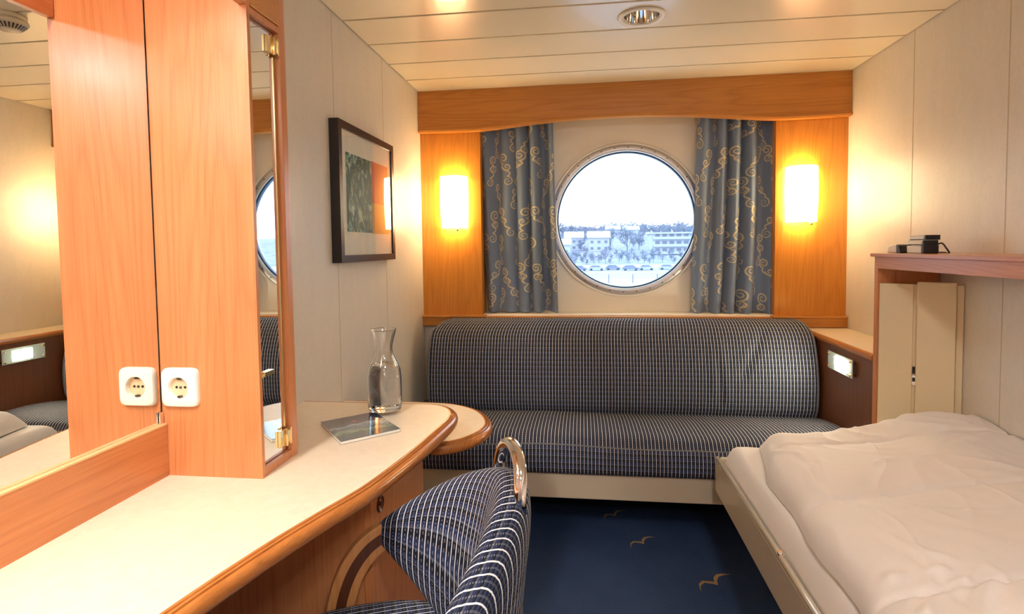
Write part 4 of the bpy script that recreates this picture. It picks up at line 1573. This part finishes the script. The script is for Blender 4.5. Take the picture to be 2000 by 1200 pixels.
cl = (('dark hatchback on the quay, leftmost of the parked cars', 'car'), ('pale saloon parked right beside the leftmost dark hatchback', 'car2'), ('dark car in the middle of the left parked group', 'car'), ('dark car near the group middle, under the tall bare trees', 'car'), ('pale car closing the left group of parked cars', 'car2'), ('pale car standing alone right of the main row', 'car2'), ('dark car at the right end of the parked row', 'car'))
for i, ((lb, mt), x) in enumerate(zip(cl, (-0.8, 3.7, 8.2, 12.6, 16.9, 22.5, 27.4))):
    car(x, 150 + (i % 3) * 1.6, gz(150), mt, lb, 4.0 + 0.3 * (i % 2))

def house(x0, x1, y0, y1, h, rh, label, nwin, floors):
    yc = (y0 + y1) / 2
    z = gz(y0) - 0.6
    t = thing('house', label, 'house', ((x0 + x1) / 2, y0, z))
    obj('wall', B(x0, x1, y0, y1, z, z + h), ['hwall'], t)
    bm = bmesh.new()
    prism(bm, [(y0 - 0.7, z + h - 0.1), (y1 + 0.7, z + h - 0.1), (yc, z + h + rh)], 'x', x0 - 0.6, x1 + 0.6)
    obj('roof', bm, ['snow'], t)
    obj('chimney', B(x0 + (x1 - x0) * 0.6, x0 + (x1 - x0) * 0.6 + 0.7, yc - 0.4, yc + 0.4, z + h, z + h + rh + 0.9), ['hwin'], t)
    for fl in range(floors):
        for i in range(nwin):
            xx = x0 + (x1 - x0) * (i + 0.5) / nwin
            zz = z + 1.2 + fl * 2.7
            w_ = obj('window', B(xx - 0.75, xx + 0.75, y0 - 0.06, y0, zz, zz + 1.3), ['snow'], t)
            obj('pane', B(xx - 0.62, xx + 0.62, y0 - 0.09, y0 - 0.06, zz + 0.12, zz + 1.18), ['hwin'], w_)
house(-13.5, -5.0, 222, 232, 4.6, 2.6, 'pale villa with a snowy roof, lowest on the left of the hill', 3, 1)
house(-7.5, 0.2, 246, 256, 6.2, 2.8, 'pale villa with a snowy roof behind the lowest left one', 3, 2)
house(2.6, 11.4, 240, 250, 6.4, 2.9, 'two storey villa with a snowy roof left of the tall bare trees', 3, 2)
house(13.0, 20.0, 305, 314, 4.6, 2.2, 'small hilltop house with a snowy roof, the more left one', 2, 1)
house(22.0, 29.5, 300, 309, 4.4, 2.2, 'small hilltop house with a snowy roof, the more right one', 2, 1)

z = gz(218) - 0.8
ap = thing('apartment_block', 'long white three storey apartment block with balconies at the right edge of the porthole', 'building', (34, 218, z))
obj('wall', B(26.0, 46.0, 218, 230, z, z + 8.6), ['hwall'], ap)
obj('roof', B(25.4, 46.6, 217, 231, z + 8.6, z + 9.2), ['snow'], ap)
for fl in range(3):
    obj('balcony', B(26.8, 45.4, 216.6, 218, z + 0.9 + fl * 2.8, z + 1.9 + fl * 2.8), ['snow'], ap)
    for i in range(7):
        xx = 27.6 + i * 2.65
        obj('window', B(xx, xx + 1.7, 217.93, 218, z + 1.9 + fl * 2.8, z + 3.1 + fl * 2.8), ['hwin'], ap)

# bare trees, paled by haze put into their colours
def bare_tree(seed, H):
    rnd = random.Random(seed)
    crown, stem = bmesh.new(), bmesh.new()
    def seg(bm, a, b, r0, r1):
        t = (b - a).normalized()
        nx = t.orthogonal().normalized()
        ny = t.cross(nx)
        ra = [bm.verts.new(a + (nx * cos(k * 2.094) + ny * sin(k * 2.094)) * r0) for k in range(3)]
        rb_ = [bm.verts.new(b + (nx * cos(k * 2.094) + ny * sin(k * 2.094)) * r1) for k in range(3)]
        for k in range(3):
            bm.faces.new((ra[k], ra[(k + 1) % 3], rb_[(k + 1) % 3], rb_[k]))
    def grow(p, d, L, r, lev):
        q = p + d * L
        seg(stem if lev == 0 else crown, p, q, r, r * 0.65)
        if lev >= 3:
            return
        for _ in range(5 if lev else 12):
            t = rnd.uniform(0.30 if lev else 0.18, 1.0)
            s = p.lerp(q, t)
            v = Vector((rnd.uniform(-1, 1), rnd.uniform(-1, 1), rnd.uniform(-0.1, 0.9)))
            grow(s, (d * 0.45 + v * 0.85).normalized(), L * rnd.uniform(0.42, 0.62), max(r * 0.5, 0.06), lev + 1)
    grow(Vector((0, 0, 0)), Vector((0, 0, 1)), H * 0.55, H * 0.018, 0)
    return crown, stem
protos = []
def mesh_of(bm, name, mat):
    me = bpy.data.meshes.new(name)
    bm.to_mesh(me)
    bm.free()
    me.materials.append(M[mat])
    return me
for sd, H in ((1, 9), (2, 11), (5, 7.5)):
    c, s = bare_tree(sd, H)
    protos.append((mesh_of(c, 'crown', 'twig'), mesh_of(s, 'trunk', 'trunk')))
rt = random.Random(21)
TR = [(max(max(abs(v.co.x), abs(v.co.y)) for v in c.vertices)) * 1.15 for c, _ in protos]
spots = [(18.0, 230, 1, 1.15), (24.0, 243, 0, 1.1), (12.6, 262, 1, 0.9)]
hs = [(-14.5, -5.0, 222, 232), (-7.5, 0.2, 246, 256), (2.6, 11.4, 240, 250), (13, 20, 305, 314), (22, 29.5, 300, 309), (26, 46, 217, 231)]
tries = 0
while len(spots) < 230 and tries < 12000:
    tries += 1
    y = rt.choice((rt.uniform(176, 214), rt.uniform(232, 300), rt.uniform(296, 350), rt.uniform(316, 372)))
    x = rt.uniform(-0.065 * y - 2, 0.20 * y + 3)
    if any(a_ - 3 < x < b_ + 3 and c_ - 3 < y < d_ + 3 for a_, b_, c_, d_ in hs):
        continue
    low = y < 216
    if low and (24 < x < 48) and y > 200:
        continue
    k_ = rt.randrange(3)
    sc_ = rt.uniform(0.28, 0.46) if low else (rt.uniform(0.45, 0.8) if y > 296 else rt.uniform(0.40, 0.75))
    if any(sqrt((x - q[0]) ** 2 + (y - q[1]) ** 2) < 0.95 * (sc_ * TR[k_] + q[3] * TR[q[2]]) for q in spots):
        continue
    spots.append((x, y, k_, sc_))
for x, y, k_, s in spots:
    cm, tm = protos[k_]
    r = bpy.data.objects.new('bare_tree', None)
    COL.objects.link(r)
    r.location = (x, y, gz(y) - 0.3)
    r.rotation_euler = (0, 0, rt.uniform(0, 6.28))
    r.scale = (s * 1.15, s * 1.15, s)
    tag(r, 'bare tree in painted pale haze on the snowy hillside seen through the porthole', 'tree', 'bare trees on the hillside')
    for nm, me in (('crown', cm), ('trunk', tm)):
        c = bpy.data.objects.new(nm, me)
        COL.objects.link(c)
        c.parent = r

# the uncountable scrub along the skyline
scr = bmesh.new()
rw = random.Random(5)
for i in range(230):
    y = rw.uniform(390, 420)
    x = -0.32 * y + (0.68 * y) * (i + rw.random()) / 230
    src = protos[i % 3][0]
    n0 = len(scr.verts)
    scr.from_mesh(src)
    scr.verts.ensure_lookup_table()
    k_ = rw.uniform(0.55, 1.05)
    for v in scr.verts[n0:]:
        v.co = Vector((x + v.co.x * k_ * 1.5, y + v.co.y * k_ * 1.5, gz(y) - 1.8 * k_ + v.co.z * k_ * 1.15))
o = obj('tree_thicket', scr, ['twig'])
tag(o, 'thicket of bare trees in painted pale haze along the skyline above the houses', 'trees')
o['kind'] = 'stuff'
